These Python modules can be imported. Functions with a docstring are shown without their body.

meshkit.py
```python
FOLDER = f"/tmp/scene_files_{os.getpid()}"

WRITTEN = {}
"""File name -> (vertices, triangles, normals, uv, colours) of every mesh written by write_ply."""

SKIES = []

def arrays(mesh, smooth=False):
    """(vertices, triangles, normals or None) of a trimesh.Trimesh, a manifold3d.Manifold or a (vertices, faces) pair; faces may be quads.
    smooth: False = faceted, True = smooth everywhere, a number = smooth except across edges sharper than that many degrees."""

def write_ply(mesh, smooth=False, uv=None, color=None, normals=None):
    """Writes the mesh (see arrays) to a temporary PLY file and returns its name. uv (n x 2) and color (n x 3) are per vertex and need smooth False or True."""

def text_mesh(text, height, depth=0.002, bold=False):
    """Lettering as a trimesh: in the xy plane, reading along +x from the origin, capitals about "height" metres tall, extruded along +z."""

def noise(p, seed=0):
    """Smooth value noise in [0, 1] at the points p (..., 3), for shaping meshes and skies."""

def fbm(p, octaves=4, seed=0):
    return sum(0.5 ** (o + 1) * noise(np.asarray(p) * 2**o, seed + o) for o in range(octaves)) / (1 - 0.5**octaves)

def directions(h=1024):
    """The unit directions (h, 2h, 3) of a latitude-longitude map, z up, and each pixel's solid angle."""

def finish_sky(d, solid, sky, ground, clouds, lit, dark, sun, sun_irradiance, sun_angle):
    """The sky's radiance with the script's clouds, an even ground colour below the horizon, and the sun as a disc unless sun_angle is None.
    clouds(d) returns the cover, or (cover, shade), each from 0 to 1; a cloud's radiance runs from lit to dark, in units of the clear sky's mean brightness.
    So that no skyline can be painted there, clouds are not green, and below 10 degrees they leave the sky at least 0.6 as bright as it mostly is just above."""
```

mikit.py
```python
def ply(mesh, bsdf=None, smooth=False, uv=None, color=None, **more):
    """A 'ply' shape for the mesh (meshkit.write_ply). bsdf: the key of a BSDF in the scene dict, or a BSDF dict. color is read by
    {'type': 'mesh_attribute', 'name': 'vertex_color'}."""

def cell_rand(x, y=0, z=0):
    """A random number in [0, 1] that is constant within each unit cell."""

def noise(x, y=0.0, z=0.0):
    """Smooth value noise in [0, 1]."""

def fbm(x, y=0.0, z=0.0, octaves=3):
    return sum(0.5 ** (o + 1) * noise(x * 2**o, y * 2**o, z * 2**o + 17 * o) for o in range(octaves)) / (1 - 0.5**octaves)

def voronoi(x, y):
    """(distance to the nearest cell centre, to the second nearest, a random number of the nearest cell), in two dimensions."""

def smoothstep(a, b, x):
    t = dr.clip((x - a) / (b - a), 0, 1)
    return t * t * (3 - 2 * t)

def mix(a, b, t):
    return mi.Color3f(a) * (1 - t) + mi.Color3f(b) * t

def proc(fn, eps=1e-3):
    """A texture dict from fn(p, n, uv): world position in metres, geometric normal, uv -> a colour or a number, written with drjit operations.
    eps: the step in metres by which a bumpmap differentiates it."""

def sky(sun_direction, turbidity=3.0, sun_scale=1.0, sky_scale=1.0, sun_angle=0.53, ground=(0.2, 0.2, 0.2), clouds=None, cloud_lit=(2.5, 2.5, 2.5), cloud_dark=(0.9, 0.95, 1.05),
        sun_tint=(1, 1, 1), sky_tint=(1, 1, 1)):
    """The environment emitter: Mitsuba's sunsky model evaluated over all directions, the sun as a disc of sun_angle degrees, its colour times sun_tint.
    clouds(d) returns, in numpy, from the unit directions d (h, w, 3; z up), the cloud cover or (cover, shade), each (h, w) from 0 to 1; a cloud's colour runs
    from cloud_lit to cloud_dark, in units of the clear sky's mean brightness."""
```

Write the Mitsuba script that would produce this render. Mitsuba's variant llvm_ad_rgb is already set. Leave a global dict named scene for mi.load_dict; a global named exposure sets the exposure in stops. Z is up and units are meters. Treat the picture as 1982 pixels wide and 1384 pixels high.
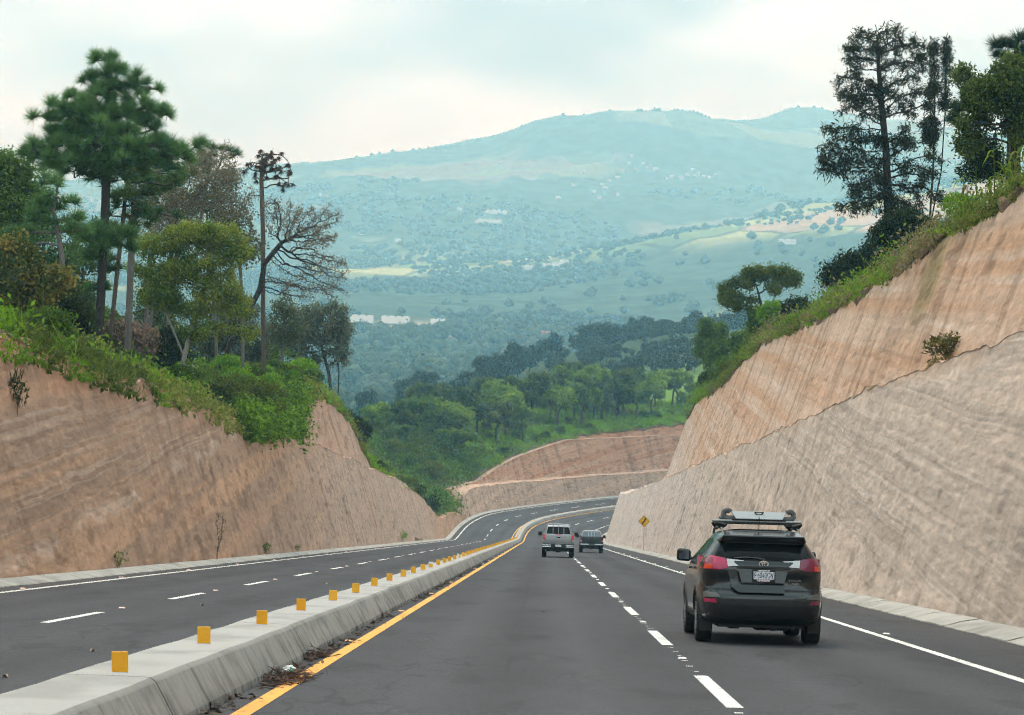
import math, random
import numpy as np, trimesh, manifold3d as m3
import drjit as dr
import mitsuba as mi
import mikit, meshkit
from mikit import noise, fbm, voronoi, cell_rand, smoothstep, mix
from scipy.spatial import cKDTree
from scipy.interpolate import RBFInterpolator
from shapely.geometry import Polygon, LineString, Point, box as sbox
from shapely import affinity, union_all

scene, labels = {}, {}
RNG = np.random.default_rng(7)

# ------------------------------------------------------------------ camera, sky, exposure
FOC, CX, CY, EYE = 4500.0, 991.0, 692.0, 1.58           # focal length and centre in pixels of the 1982 x 1384 photograph
ROLL, VPX, VPY = math.radians(1.6), 1052.0, 1025.0      # camera roll and where the straight road vanishes

def camera_axes():
    d = np.array([(VPX-CX)/FOC, (VPY-CY)/FOC, 1.0]); d /= np.linalg.norm(d)
    down = np.array([-math.sin(ROLL), math.cos(ROLL), 0.0]); down -= d*(down@d); down /= np.linalg.norm(down)
    return np.stack([np.cross(down, d), d, -down], 1)    # camera vector = CAM @ world vector
CAM = camera_axes()
tw = np.eye(4); tw[:3, 0] = -CAM[0]; tw[:3, 1] = -CAM[1]; tw[:3, 2] = CAM[2]; tw[:3, 3] = (0, 0, EYE)
HAZE = (1.2e-4, 2.5e-4, 3.3e-4)                          # extinction per metre, red to blue
scene['camera'] = {'type': 'perspective', 'fov': math.degrees(2*math.atan(991.0/FOC)), 'fov_axis': 'x', 'near_clip': 0.5, 'far_clip': 30000.0,
                   'to_world': mi.ScalarTransform4f(tw.tolist()), 'medium': {'type': 'ref', 'id': 'haze_air'}}

def clouds(d):
    q = d / np.maximum(d[..., 2:3], 0.08)
    a = meshkit.fbm(np.stack([d[..., 0]*4.2+3.1, d[..., 1]*4.2, d[..., 2]*9.0], -1), 5, 3)
    b = meshkit.fbm(np.stack([d[..., 0]*9+1, d[..., 1]*9, d[..., 2]*24], -1), 5, 11)
    return np.ones(d.shape[:2]), np.clip((0.60*a+0.40*b-0.41)*5.0, 0, 1)
scene['sky'] = mikit.sky((-0.25, 0.35, 1.0), turbidity=4, sun_scale=0.22, sun_angle=16, clouds=clouds,
                         cloud_lit=(2.14, 2.64, 2.95), cloud_dark=(0.85, 1.14, 1.34), sky_tint=(1, 1, 1))
exposure = 2.74

T = mi.ScalarTransform4f
def at(x, y, D):
    """The world point that stands D metres down the road behind the photograph's pixel (x, y)."""
    x, y = np.asarray(x, float), np.asarray(y, float)
    r = np.stack([(x-CX)/FOC, (y-CY)/FOC, np.ones_like(x)], -1) @ CAM
    return np.array([0, 0, EYE]) + r*(np.asarray(D)/r[..., 1])[..., None]

# ------------------------------------------------------------------ materials
def tex(fn, eps=1e-3): return mikit.proc(fn, eps)
def rgb(*c): return {'type': 'rgb', 'value': list(c)}
def principled(col, rough=0.6, **k):
    return {'type': 'twosided', 'b': {'type': 'principled', 'base_color': rgb(*col) if isinstance(col, tuple) else col, 'roughness': rough, **k}}
def bump(inner, fn, eps, scale=1.0):
    return {'type': 'twosided', 'b': {'type': 'bumpmap', 'arbitrary': tex(fn, eps), 'scale': scale, 'bsdf': inner['b'] if inner['type'] == 'twosided' else inner}}

def c3(*c): return mi.Color3f(*c)
def asphalt_col(p, n, uv):
    s, o = uv.x, uv.y
    g = noise(p.x*45, p.y*30)
    g2 = noise(p.x*150, p.y*110)
    m = fbm(p.x*0.5, p.y*0.10, 0, 4)
    f = fbm(p.x*3.1+9, p.y*1.1, 0, 3)
    # the two wheel tracks of each lane are worn paler
    k = dr.abs(dr.sin((o+2.35)*0.83*2.0))
    v = 0.040 + 0.020*(m-0.5) + 0.016*(g-0.5) + 0.02*(g2-0.5) + 0.010*(f-0.5) + 0.004*k
    tr, oil = mi.Float(0), mi.Float(0)
    for cen in (-0.35, 3.7, -5.5, -9.1):
        oil = oil + dr.exp(-dr.square((o-cen)/0.35))
        for w in (-0.85, 0.85): tr = tr + dr.exp(-dr.square((o-cen-w)/0.32))
    v = v*(1 + 0.16*tr*(0.6+0.8*noise(p.x*0.4, p.y*0.05, 7)) - 0.16*oil*(0.4+1.0*noise(p.x*0.6, p.y*0.12, 9)))
    dust = smoothstep(1.3, 0.1, dr.minimum(dr.abs(o-7.45), dr.abs(o+11.55)))*(0.3+0.7*noise(p.x*2, p.y*0.6, 5))
    stain = smoothstep(0.60, 0.72, fbm(p.x*1.3+40, p.y*0.35, 3, 4))
    v = v*(1-0.22*stain)
    seam = smoothstep(0.035, 0.0, dr.abs(o+0.35+0.05*noise(p.y*0.7)))*smoothstep(0.5, 0.62, noise(p.y*0.11+3))
    v = v*(1-0.25*seam)
    crack = smoothstep(0.05, 0.0, dr.abs(fbm(p.x*0.9, p.y*0.25, 8, 4)-0.5)*3)*smoothstep(0.62, 0.75, fbm(p.x*0.3+5, p.y*0.06, 2, 2))
    v = v*(1-0.3*crack)
    return mix(c3(v*0.94, v*0.985, v*1.09), (0.10, 0.085, 0.07), 0.35*dust)
def paint_wear(base, dark, sc=1.0):
    def f(p, n, uv):
        w = smoothstep(0.60, 0.78, fbm(p.x*18*sc, p.y*7*sc, 2, 4))
        t = smoothstep(0.4, 0.8, fbm(p.x*2+7, p.y*0.8, 1, 3))
        return mix(mix(base, tuple(0.8*b for b in base), t), dark, 0.55*w)
    return f
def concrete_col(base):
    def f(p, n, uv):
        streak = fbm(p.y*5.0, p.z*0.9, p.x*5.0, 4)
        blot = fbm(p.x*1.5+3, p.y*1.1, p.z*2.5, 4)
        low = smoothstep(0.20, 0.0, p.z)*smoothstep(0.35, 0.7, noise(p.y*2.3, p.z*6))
        side = 1-dr.abs(n.z)  # upright faces darker: shade put into the colour, along with grime streaks
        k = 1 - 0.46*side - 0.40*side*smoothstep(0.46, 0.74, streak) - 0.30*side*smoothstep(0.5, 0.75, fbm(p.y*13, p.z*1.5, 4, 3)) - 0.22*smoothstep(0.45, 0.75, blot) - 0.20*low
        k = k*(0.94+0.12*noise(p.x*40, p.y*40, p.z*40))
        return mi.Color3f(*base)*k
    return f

def soil_col(side):
    """Layered volcanic soil in wall metres: uv.x along the road, uv.y up the slope. The layers dip gently, the same way on both sides."""
    def f(p, n, uv):
        s, v = uv.x, uv.y
        wob = 0.16*(fbm(s*0.11, v*0.18, 1, 3)-0.5)*2
        q = v*0.96 - 0.10*s + wob + 0.12*(fbm(s*0.7, v*0.9, 5, 3)-0.5)
        band = fbm(q*1.5+20, s*0.02, 2, 4)                     # broad layers
        fine = fbm(q*7.0+5, s*0.05, 3, 3)
        thin = noise(q*16.0, s*0.12, 9)
        grit = noise(s*2.6, v*11, 1)*0.55 + noise(s*7, v*27, 2)*0.45
        peb = noise(s*1.3, v*5.5, 8)
        tall = 6.3 if side != 'far' else 4.0
        up = smoothstep(tall-0.6, tall+0.5, v + 1.1*(fbm(s*0.16, 2.0, 7, 3)-0.5)) if side != 'left' else smoothstep(3.4, 5.8, v + 2.4*(fbm(s*0.2, v*0.1, 7, 3)-0.5) - 0.012*s)
        streak = fbm((s+0.12*v)*0.8, v*0.10, 4, 4)              # water marks run down the slope
        streak2 = fbm((s+0.10*v)*2.2, v*0.25, 6, 3)
        if side == 'right':
            a, b, c, d = (0.475, 0.385, 0.318), (0.385, 0.32, 0.27), (0.56, 0.48, 0.42), (0.41, 0.262, 0.175)
        elif side == 'left':
            a, b, c, d = (0.42, 0.25, 0.16), (0.30, 0.195, 0.14), (0.50, 0.375, 0.30), (0.36, 0.17, 0.105)
        else:
            a, b, c, d = (0.47, 0.32, 0.235), (0.38, 0.265, 0.20), (0.56, 0.42, 0.32), (0.40, 0.205, 0.125)
        col = mix(a, b, smoothstep(0.38, 0.62, band)*0.75)
        lay = smoothstep(-5.2, -4.5, q)                        # below this layer the soil is unlayered rubble
        col = mix(col, b, 0.7*lay*(1-up)*smoothstep(0.50, 0.68, fine))
        col = mix(col, c, 0.34*lay*(1-up)*smoothstep(0.60, 0.80, thin)*smoothstep(0.45, 0.6, band))
        if side == 'left':
            grey = smoothstep(95, 150, s + 25*(fbm(s*0.06, v*0.1, 3, 3)-0.5) - 3*v)*smoothstep(300, 235, s)
            col = mix(col, (0.42, 0.315, 0.25), 0.7*grey)
            col = mix(col, c, 0.5*smoothstep(0.35, 0.0, dr.abs(q+4.9+0.25*noise(s*1.7)))*smoothstep(0.35, 0.6, fbm(s*0.35, v*1.5, 3, 4)))
            up = up*(1-0.75*grey)
        if side == 'right':
            grey = smoothstep(96, 140, s - 4*v + 10*(fbm(s*0.08, v*0.15, 3, 3)-0.5))
            col = mix(col, (0.445, 0.385, 0.34), 0.8*grey)
            pale = smoothstep(140, 215, s - 6*(v-6) + 16*(fbm(s*0.07, v*0.12, 9, 3)-0.5))
            up = up*(1-0.9*pale*smoothstep(13.5, 9.5, v))
        moss = smoothstep(2.8, 1.2, dr.abs(s-73.5-0.35*(v-10)) - 0.8*(noise(v*2.1, s)-0.5))*smoothstep(7.6, 9.4, v)
        ocol = mix(d, tuple(0.5*(x+y) for x, y in zip(a, d)), smoothstep(0.35, 0.65, band))
        ocol = mix(ocol, tuple(x*0.66 for x in d), 0.38*smoothstep(0.50, 0.78, streak))
        ocol = mix(ocol, c, 0.35*smoothstep(0.62, 0.8, fbm(q*2.5, s*0.03, 6, 3)))
        col = mix(col, ocol, up)
        if side == 'right': col = mix(col, (0.19, 0.155, 0.075), 0.75*moss)
        if side == 'left': col = mix(col, (0.30, 0.16, 0.08), 0.6*smoothstep(1.3, 0.3, dr.abs(s-173-0.9*(4-v)) + 0.5*noise(v*1.7, s)))
        k = 1 - 0.17*smoothstep(0.5, 0.8, streak) + 0.12*smoothstep(0.55, 0.8, streak2) + 0.40*(grit-0.5) + 0.22*(peb-0.5)
        line = smoothstep(0.60, 0.72, noise(q*8.0, s*0.07, 13))*smoothstep(0.42, 0.55, fbm(q*0.9, s*0.05, 15, 3))*lay*(1-0.6*up)
        k = k*(1-0.17*line)
        rub = (1-lay)*smoothstep(0.58, 0.74, fbm(s*0.8, v*2.2, 11, 4))
        k = k*(1-0.25*rub)
        hole = smoothstep(0.80, 0.90, noise(s*0.8, v*2.6, 21))*smoothstep(0.35, 0.6, noise(s*0.3, v*0.4, 22))
        k = k*(1-(0.28 if side == 'right' else 0.22)*hole)
        return col*dr.maximum(k, 0.15)
    return f
def soil_bump(p, n, uv):
    s, v = uv.x, uv.y
    q = v*0.96 - 0.10*s + 0.26*(fbm(s*0.11, v*0.18, 1, 3)-0.5)*2
    return 0.032*fbm(s*1.8, v*8, 3, 4) + 0.010*noise((s+0.1*v)*1.5, v*0.25) + 0.028*fbm(q*7+5, s*0.05, 3, 3)

def land_col(p, n, uv):
    """Land cover: wooded slopes, a patchwork of fields on the flatter middle ground, bare paths."""
    x, y = p.x, p.y
    d1, d2, r = voronoi(x*0.0062 + 0.5*fbm(x*0.004, y*0.004, 1, 2), y*0.0034)
    big = fbm(x*0.0016, y*0.0011, 3, 4)
    det = fbm(x*0.03, y*0.02, 5, 4)
    wood = mix((0.022, 0.040, 0.020), (0.045, 0.072, 0.032), det)
    field = mix((0.27, 0.33, 0.11), (0.38, 0.39, 0.17), r)
    field = mix(field, (0.36, 0.27, 0.17), smoothstep(0.66, 0.72, r))
    field = mix(field, (0.14, 0.21, 0.08), smoothstep(0.30, 0.24, r))
    rows = noise(x*0.18 + y*0.02*r, y*0.03, 2)
    field = field*(0.8+0.25*det+0.15*rows)
    hedge = smoothstep(0.10, 0.03, d2-d1)*smoothstep(3700, 3300, y)
    field = mix(field, (0.04, 0.065, 0.03), hedge*0.75)
    f = smoothstep(1850, 2080, y)*smoothstep(4300, 3500, y)*smoothstep(0.68, 0.58, big)
    m = smoothstep(3800, 4400, y)*smoothstep(0.52, 0.62, fbm(x*0.0030+7, y*0.0018, 2, 4))*0.35
    near = smoothstep(700, 520, y)
    grass = mix((0.075, 0.15, 0.022), (0.13, 0.21, 0.04), det)
    col = mix(wood, field, dr.maximum(f, m))
    return mix(col, grass, near)

scene['asphalt'] = bump(principled(tex(asphalt_col), 0.75, specular=0.35), lambda p, n, uv: 0.004*noise(p.x*120, p.y*60) + 0.003*noise(p.x*40+3, p.y*22), 2e-3)
scene['white_paint'] = principled(tex(paint_wear((0.70, 0.71, 0.67), (0.16, 0.16, 0.16))), 0.55)
scene['yellow_paint'] = principled(tex(paint_wear((0.80, 0.36, 0.035), (0.30, 0.16, 0.05))), 0.55)
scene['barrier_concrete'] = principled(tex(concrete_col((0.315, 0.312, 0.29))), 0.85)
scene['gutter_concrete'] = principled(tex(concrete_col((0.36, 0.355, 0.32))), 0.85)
for sd in ('right', 'left', 'far'):
    scene['soil_'+sd] = bump(principled(tex(soil_col(sd)), 0.95, specular=0.1), soil_bump, 0.02)
scene['topsoil'] = principled(tex(lambda p, n, uv: mix((0.05, 0.075, 0.02), (0.10, 0.085, 0.045), smoothstep(0.4, 0.6, fbm(p.x*0.6, p.y*0.6, 1, 4)))), 0.95)
scene['land'] = principled(tex(land_col), 0.95, specular=0.1)
VC = {'type': 'mesh_attribute', 'name': 'vertex_color'}
scene['leaf'] = {'type': 'principledthin', 'base_color': VC, 'roughness': 0.55, 'diff_trans': 0.75, 'eta': 1.33}
scene['bark'] = bump(principled(VC, 0.95, specular=0.1), lambda p, n, uv: 0.02*noise(p.x*14, p.y*14, p.z*3), 0.01)
scene['tinted'] = principled(VC, 0.7)

# ------------------------------------------------------------------ scene bookkeeping
def numbered(name):
    if name not in scene and name not in labels: return name
    k = 1
    while f'{name}_{k:03d}' in scene or f'{name}_{k:03d}' in labels: k += 1
    return f'{name}_{k:03d}'
def put(name, mesh, bsdf, parent=None, label=None, cat=None, group=None, kind=None, smooth=False, uv=None, color=None, **more):
    key = numbered((parent+'__' if parent else '')+name)
    if color is not None and np.ndim(color) == 1: color = np.tile(color, (len(mesh.vertices), 1))
    scene[key] = mikit.ply(mesh, bsdf, smooth=smooth, uv=uv, color=color, **more)
    tag(key, label, cat, group, kind)
    return key
def tag(key, label=None, cat=None, group=None, kind=None):
    d = {k: v for k, v in (('label', label), ('category', cat), ('group', group), ('kind', kind)) if v}
    if d: labels[key] = d
def thing(name, label, cat, group=None):
    key = numbered(name); tag(key, label, cat, group); return key
def cat(ms): return trimesh.util.concatenate(ms)
def grid_mesh(P, uv=None):
    n, m = P.shape[:2]
    i = np.arange(n*m).reshape(n, m)
    q = np.stack([i[:-1, :-1], i[:-1, 1:], i[1:, 1:], i[1:, :-1]], -1).reshape(-1, 4)
    return trimesh.Trimesh(P.reshape(-1, 3), np.vstack([q[:, [0, 1, 2]], q[:, [0, 2, 3]]]), process=False)

# ------------------------------------------------------------------ the road's line: straight, a sag, a climbing right-hand bend
SS = np.arange(-140.0, 760.0, 1.0)
def _line():
    k = np.clip((SS-290.85)/51.93, 0, 1)/202.75
    th = np.cumsum(k)
    x, y = np.cumsum(np.sin(th)), np.cumsum(np.cos(th)) - 141.0
    g = 0.0524*np.clip((SS-283.15)/29.3, 0, 1) + 0.021*np.clip((SS-358.6)/59.1, 0, 1)*(SS < 460)
    return x, y, np.cumsum(g), th, 0.10*np.clip((SS-286.7)/58.25, 0, 1)
LX, LY, LZ, LT, LE = _line()
def R(s, off, dz=0.0):
    s, off = np.broadcast_arrays(np.asarray(s, float), np.asarray(off, float))
    t = np.interp(s, SS, LT)
    bank = np.interp(s, SS, LE)*np.clip(off, -13, 9)
    return np.stack([np.interp(s, SS, LX)+off*np.cos(t), np.interp(s, SS, LY)-off*np.sin(t), np.interp(s, SS, LZ)-bank+dz], -1)
CL = cKDTree(np.stack([LX, LY], 1))
def road_coords(P):
    d, i = CL.query(P[..., :2])
    t = LT[i]
    off = (P[..., 0]-LX[i])*np.cos(t) - (P[..., 1]-LY[i])*np.sin(t)
    return SS[i], off
S_END = 520.0
def strip(s, off, dz):
    """A sheet along the road; off and dz are lists over the cross-section, numbers or arrays over s."""
    s = np.asarray(s, float)
    o = np.stack([np.broadcast_to(a, s.shape) for a in off], 1)
    z = np.stack([np.broadcast_to(a, s.shape) for a in dz], 1)
    return grid_mesh(R(s[:, None], o, z)), np.stack([np.broadcast_to(s[:, None], o.shape), o], -1).reshape(-1, 2)

def near_far(a, b, d0=0.5, k=0.006):
    out = [a]
    while out[-1] < b: out.append(out[-1] + max(d0, k*max(out[-1], 0)))
    out[-1] = b
    return np.array(out)
sr = near_far(-110, S_END, 1.0, 0.01)
OFFS = np.array([-11.55, -9, -7.3, -5.5, -3.7, -2.6, -1, 1.8, 3.7, 5.57, 7.45])
m, uv = strip(sr, list(OFFS), [0.0]*len(OFFS))
put('road', m, 'asphalt', label='dark asphalt highway with two carriageways bending to the right', kind='structure', smooth=True, uv=uv)

def marking(name, s0, s1, off, w, bsdf, step=2.0):
    s = np.linspace(s0, s1, max(2, int((s1-s0)/step)+1))
    m, uv = strip(s, [off-w/2, off+w/2], [0.004, 0.004])
    put(name, m, bsdf, 'road', smooth=True)
marking('yellow_edge_line', -10, S_END, -2.43, 0.16, 'yellow_paint')
marking('yellow_edge_line', -10, S_END, -4.05, 0.13, 'yellow_paint')
marking('white_edge_line', -10, S_END, 5.57, 0.15, 'white_paint')
marking('white_edge_line', -10, S_END, -10.86, 0.15, 'white_paint')
for k in range(42):
    s = 9.9 + 11.6*k
    if s < S_END-6: marking('lane_dash', s, s+4.7, 1.80, 0.16, 'white_paint')
    if s+1.4 < S_END-6: marking('lane_dash', s+1.2, s+5.6, -7.30, 0.15, 'white_paint')

# gutters: sloped concrete slabs, cast one after another
gut = thing('gutter', 'sloped concrete gutter slabs at the foot of the earth cut on the right', None); labels[gut]['kind'] = 'structure'
gut2 = thing('gutter', 'sloped concrete gutter slabs at the foot of the earth cut on the left', None); labels[gut2]['kind'] = 'structure'
def slab(parent, s0, s1, sign, o0, o1, h, j):
    s = np.linspace(s0+0.012, s1-0.012, 3 if s1-s0 < 4 else 6)
    w = o1-o0
    oo = [o0, o0+0.03, o0+w*0.55, o1-0.02, o1+0.06]
    zz = [-0.05, 0.012+j, 0.012+h*0.62+j, h+j, -0.05]
    m, uv = strip(s, [sign*a for a in oo] if sign > 0 else [sign*a for a in oo][::-1], zz if sign > 0 else zz[::-1])
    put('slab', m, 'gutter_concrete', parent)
r_ = random.Random(3)
s = 24.0
while s < S_END:
    L = 1.95 if s < 150 else 4.0 if s < 260 else 9.0
    slab(gut, s, s+L, 1, 7.45, 8.15, 0.16, r_.uniform(-0.008, 0.008)); s += L
s = 36.0
while s < S_END:
    L = 2.0 if s < 140 else 4.0 if s < 260 else 9.0
    slab(gut2, s, s+L, -1, 11.55, 12.12, 0.14, r_.uniform(-0.008, 0.008)); s += L
# a continuous bed under the slabs, so that the joints show mortar and not a gap
for sg, o0, o1, k in ((1, 7.40, 8.4, gut), (-1, 11.5, 12.4, gut2)):
    m, uv = strip(near_far(-30, S_END, 2, 0.01), [sg*o0, sg*o1][::sg], [-0.02, 0.10][::sg])
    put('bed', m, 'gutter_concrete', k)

# ------------------------------------------------------------------ land beyond: hills, valley, mountain
def px(*rows): return [at(*r) for r in rows]
ctrl = px((930,915,378),(1000,866,404),(1100,830,428),(1200,806,450),(1340,790,475),(1420,780,490),
  (740,905,420),(850,915,385),(820,850,480),(900,832,500),(1000,790,530),(1100,765,570),(1200,738,610),(1340,705,650),(1450,690,650),
  (720,875,560),(800,812,640),(900,757,720),(1000,712,800),(1100,690,850),(1250,672,900),(1350,664,900),(1450,655,900),(1600,640,900),
  (720,900,800),(900,830,1000),(1100,760,1100),(1300,740,1150),(1500,730,1150),
  (600,930,420),(500,900,420),(300,860,420),(0,820,420),(-300,800,420),(400,860,700),(0,800,700),(-400,780,700),
  (780,835,1100),(700,815,1150),(620,790,1200),(660,735,1450),(800,735,1500),(900,710,1650),(1000,680,1750),(400,735,1300),(200,715,1300),(0,700,1300),(-400,690,1300),
  (680,655,1850),(800,650,1900),(900,648,1950),(1000,645,2000),(1150,645,2050),(1400,645,2050),(400,650,1850),(0,640,1850),(-500,640,1850),(1700,640,2050),(2300,630,2050),
  (700,605,2300),(900,595,2400),(1100,602,2300),(1350,600,2300),(1500,595,2250),(700,565,2800),(900,555,2900),(1100,552,2850),(1300,545,2750),(1500,525,2650),(1700,505,2600),
  (700,528,3300),(900,518,3400),(1050,525,3200),(400,575,2700),(0,565,2700),(-500,560,2700),(2200,480,2600),
  (1100,507,3300),(1250,462,3500),(1400,432,3600),(1550,405,3700),(1680,385,3700),(1850,360,3700),(1982,340,3700),(2400,330,3700),(1300,495,3100),(1500,458,3100),(1650,435,3100),(1900,410,3100),
  (1100,520,3900),(1250,492,4050),(1400,475,4150),(1600,455,4250),(1800,440,4250),(2300,430,4250),
  (600,505,3800),(800,500,3900),(950,492,4000),(600,420,4700),(800,400,4800),(1000,390,4900),(1200,388,5000),(1400,382,5100),(1600,382,5200),(300,430,4600),(0,440,4600),(-500,450,4600),(1900,372,5200),(2400,370,5200),
  (560,318,6000),(640,312,6050),(750,292,6100),(900,272,6150),(1000,246,6200),(1080,226,6200),(1180,220,6200),(1270,219,6200),(1330,223,6200),(1400,240,6200),(1460,254,6250),
  (400,328,5950),(200,345,5900),(0,360,5900),(-600,380,5900),(1600,300,6000),(1800,320,6000),(2300,320,6000),
  (1480,228,7000),(1540,202,7000),(1590,208,7000),(1660,226,7000),(1800,248,7000),(2000,270,7000),(2500,290,7000),
  (1000,300,7200),(1300,280,7200),(600,380,7200),(0,420,7200),(-600,430,7200),(1540,300,8000),(2000,330,8000),(1000,380,8200),(0,450,8200))
ctrl += [np.array(q, float) for q in ((-45,60,9),(-45,120,9),(-48,200,5),(-55,300,0),(-40,0,9),(48,60,14.5),(48,120,15),(52,200,13),(80,300,11),(140,330,14),(45,0,14),(-120,100,8),(120,100,16),(-150,250,2),(-120,-30,8),(120,-30,15))]
ctrl = np.array(ctrl)
_rbf = RBFInterpolator(ctrl[:, :2]/1000, ctrl[:, 2], kernel='linear', smoothing=0.0)
def land_z(x, y):
    x, y = np.broadcast_arrays(np.asarray(x, float), np.asarray(y, float))
    z = _rbf(np.stack([x, y], -1).reshape(-1, 2)/1000).reshape(x.shape)
    P = np.stack([x, y, 0*x], -1)
    far = np.clip((y-700)/3000, 0, 1)
    a = meshkit.fbm(P/np.array([420., 620., 1]) + 3, 5, 2) - 0.5
    g = np.abs(meshkit.fbm(P/np.array([300., 900., 1]) + 9, 4, 5) - 0.5)
    b = meshkit.fbm(P/60.0, 4, 9) - 0.5
    ridge = np.clip(1-np.abs(y-6500)/900, 0, 1)
    return z + far*(70*a*(1-0.75*ridge) - 90*(g-0.1)*np.clip((y-3600)/900, 0, 1)*(1-0.9*ridge)) + b*np.clip((y-300)/500, 0, 1)*(5 + 9*far)
yy = np.concatenate([np.linspace(-60, 300, 46)[:-1], np.geomspace(300, 9000, 330)])
aa = np.linspace(-1, 1, 261)
XX = aa[None, :]*(90 + 0.42*np.maximum(yy, 0))[:, None] + 0.012*yy[:, None]; YY = np.broadcast_to(yy[:, None], XX.shape)
ZZ = land_z(XX, YY)

# ------------------------------------------------------------------ earth cuts on both sides
def tab(*rows):
    a = np.array(rows, float); return lambda s: np.interp(s, a[:, 0], a[:, 1])
SLOPE = 0.28
def disp(s, v, seed, amp=1.0):
    """How far the raw soil face stands in or out: gullies down the slope, layers that weather back, lumps."""
    P = lambda a, b: np.stack([a, b, np.zeros_like(a)], -1)
    q = v*0.96 - 0.10*s + 1.1*(meshkit.fbm(P(s*0.11, v*0.18), 3, 40)-0.5)
    g = meshkit.fbm(P((s+0.1*v)*0.22, v*0.06), 4, seed) - 0.5
    l = meshkit.fbm(P(q*1.6, s*0.03), 4, seed+3) - 0.5
    k = meshkit.fbm(P(s*0.40, v*1.5), 4, seed+7) - 0.5
    return amp*(0.08*g + 0.035*l + 0.05*k)
def face(side, s, o0, z0, o1, z1, nv, seed, amp=1.0, voff=0.0, up_amp=0.3):
    """A soil face between the foot line (o0, z0) and the crest line (o1, z1), all over s. Returns its grid mesh and uv in metres."""
    s = s[:, None]; t = np.linspace(0, 1, nv)[None, :]
    o = o0[:, None]*(1-t) + o1[:, None]*t
    z = z0[:, None]*(1-t) + z1[:, None]*t
    v = z + voff
    S2 = np.broadcast_to(s, o.shape)
    edge = np.minimum(1, np.minimum(t*6, 1)) * np.minimum(1, (1-t)*8+0.35)
    o = o + disp(S2, v, seed, amp)*edge
    P = R(S2, side*o, z)
    if side > 0: P = P[:, ::-1]; v = v[:, ::-1]
    return grid_mesh(P), np.stack([S2, v], -1).reshape(-1, 2)
P1 = lambda a: np.stack([a, a*0, a*0], -1)
wob = lambda s, f, sd, a: a*(meshkit.fbm(P1(s*f), 4, sd)-0.5)

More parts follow.
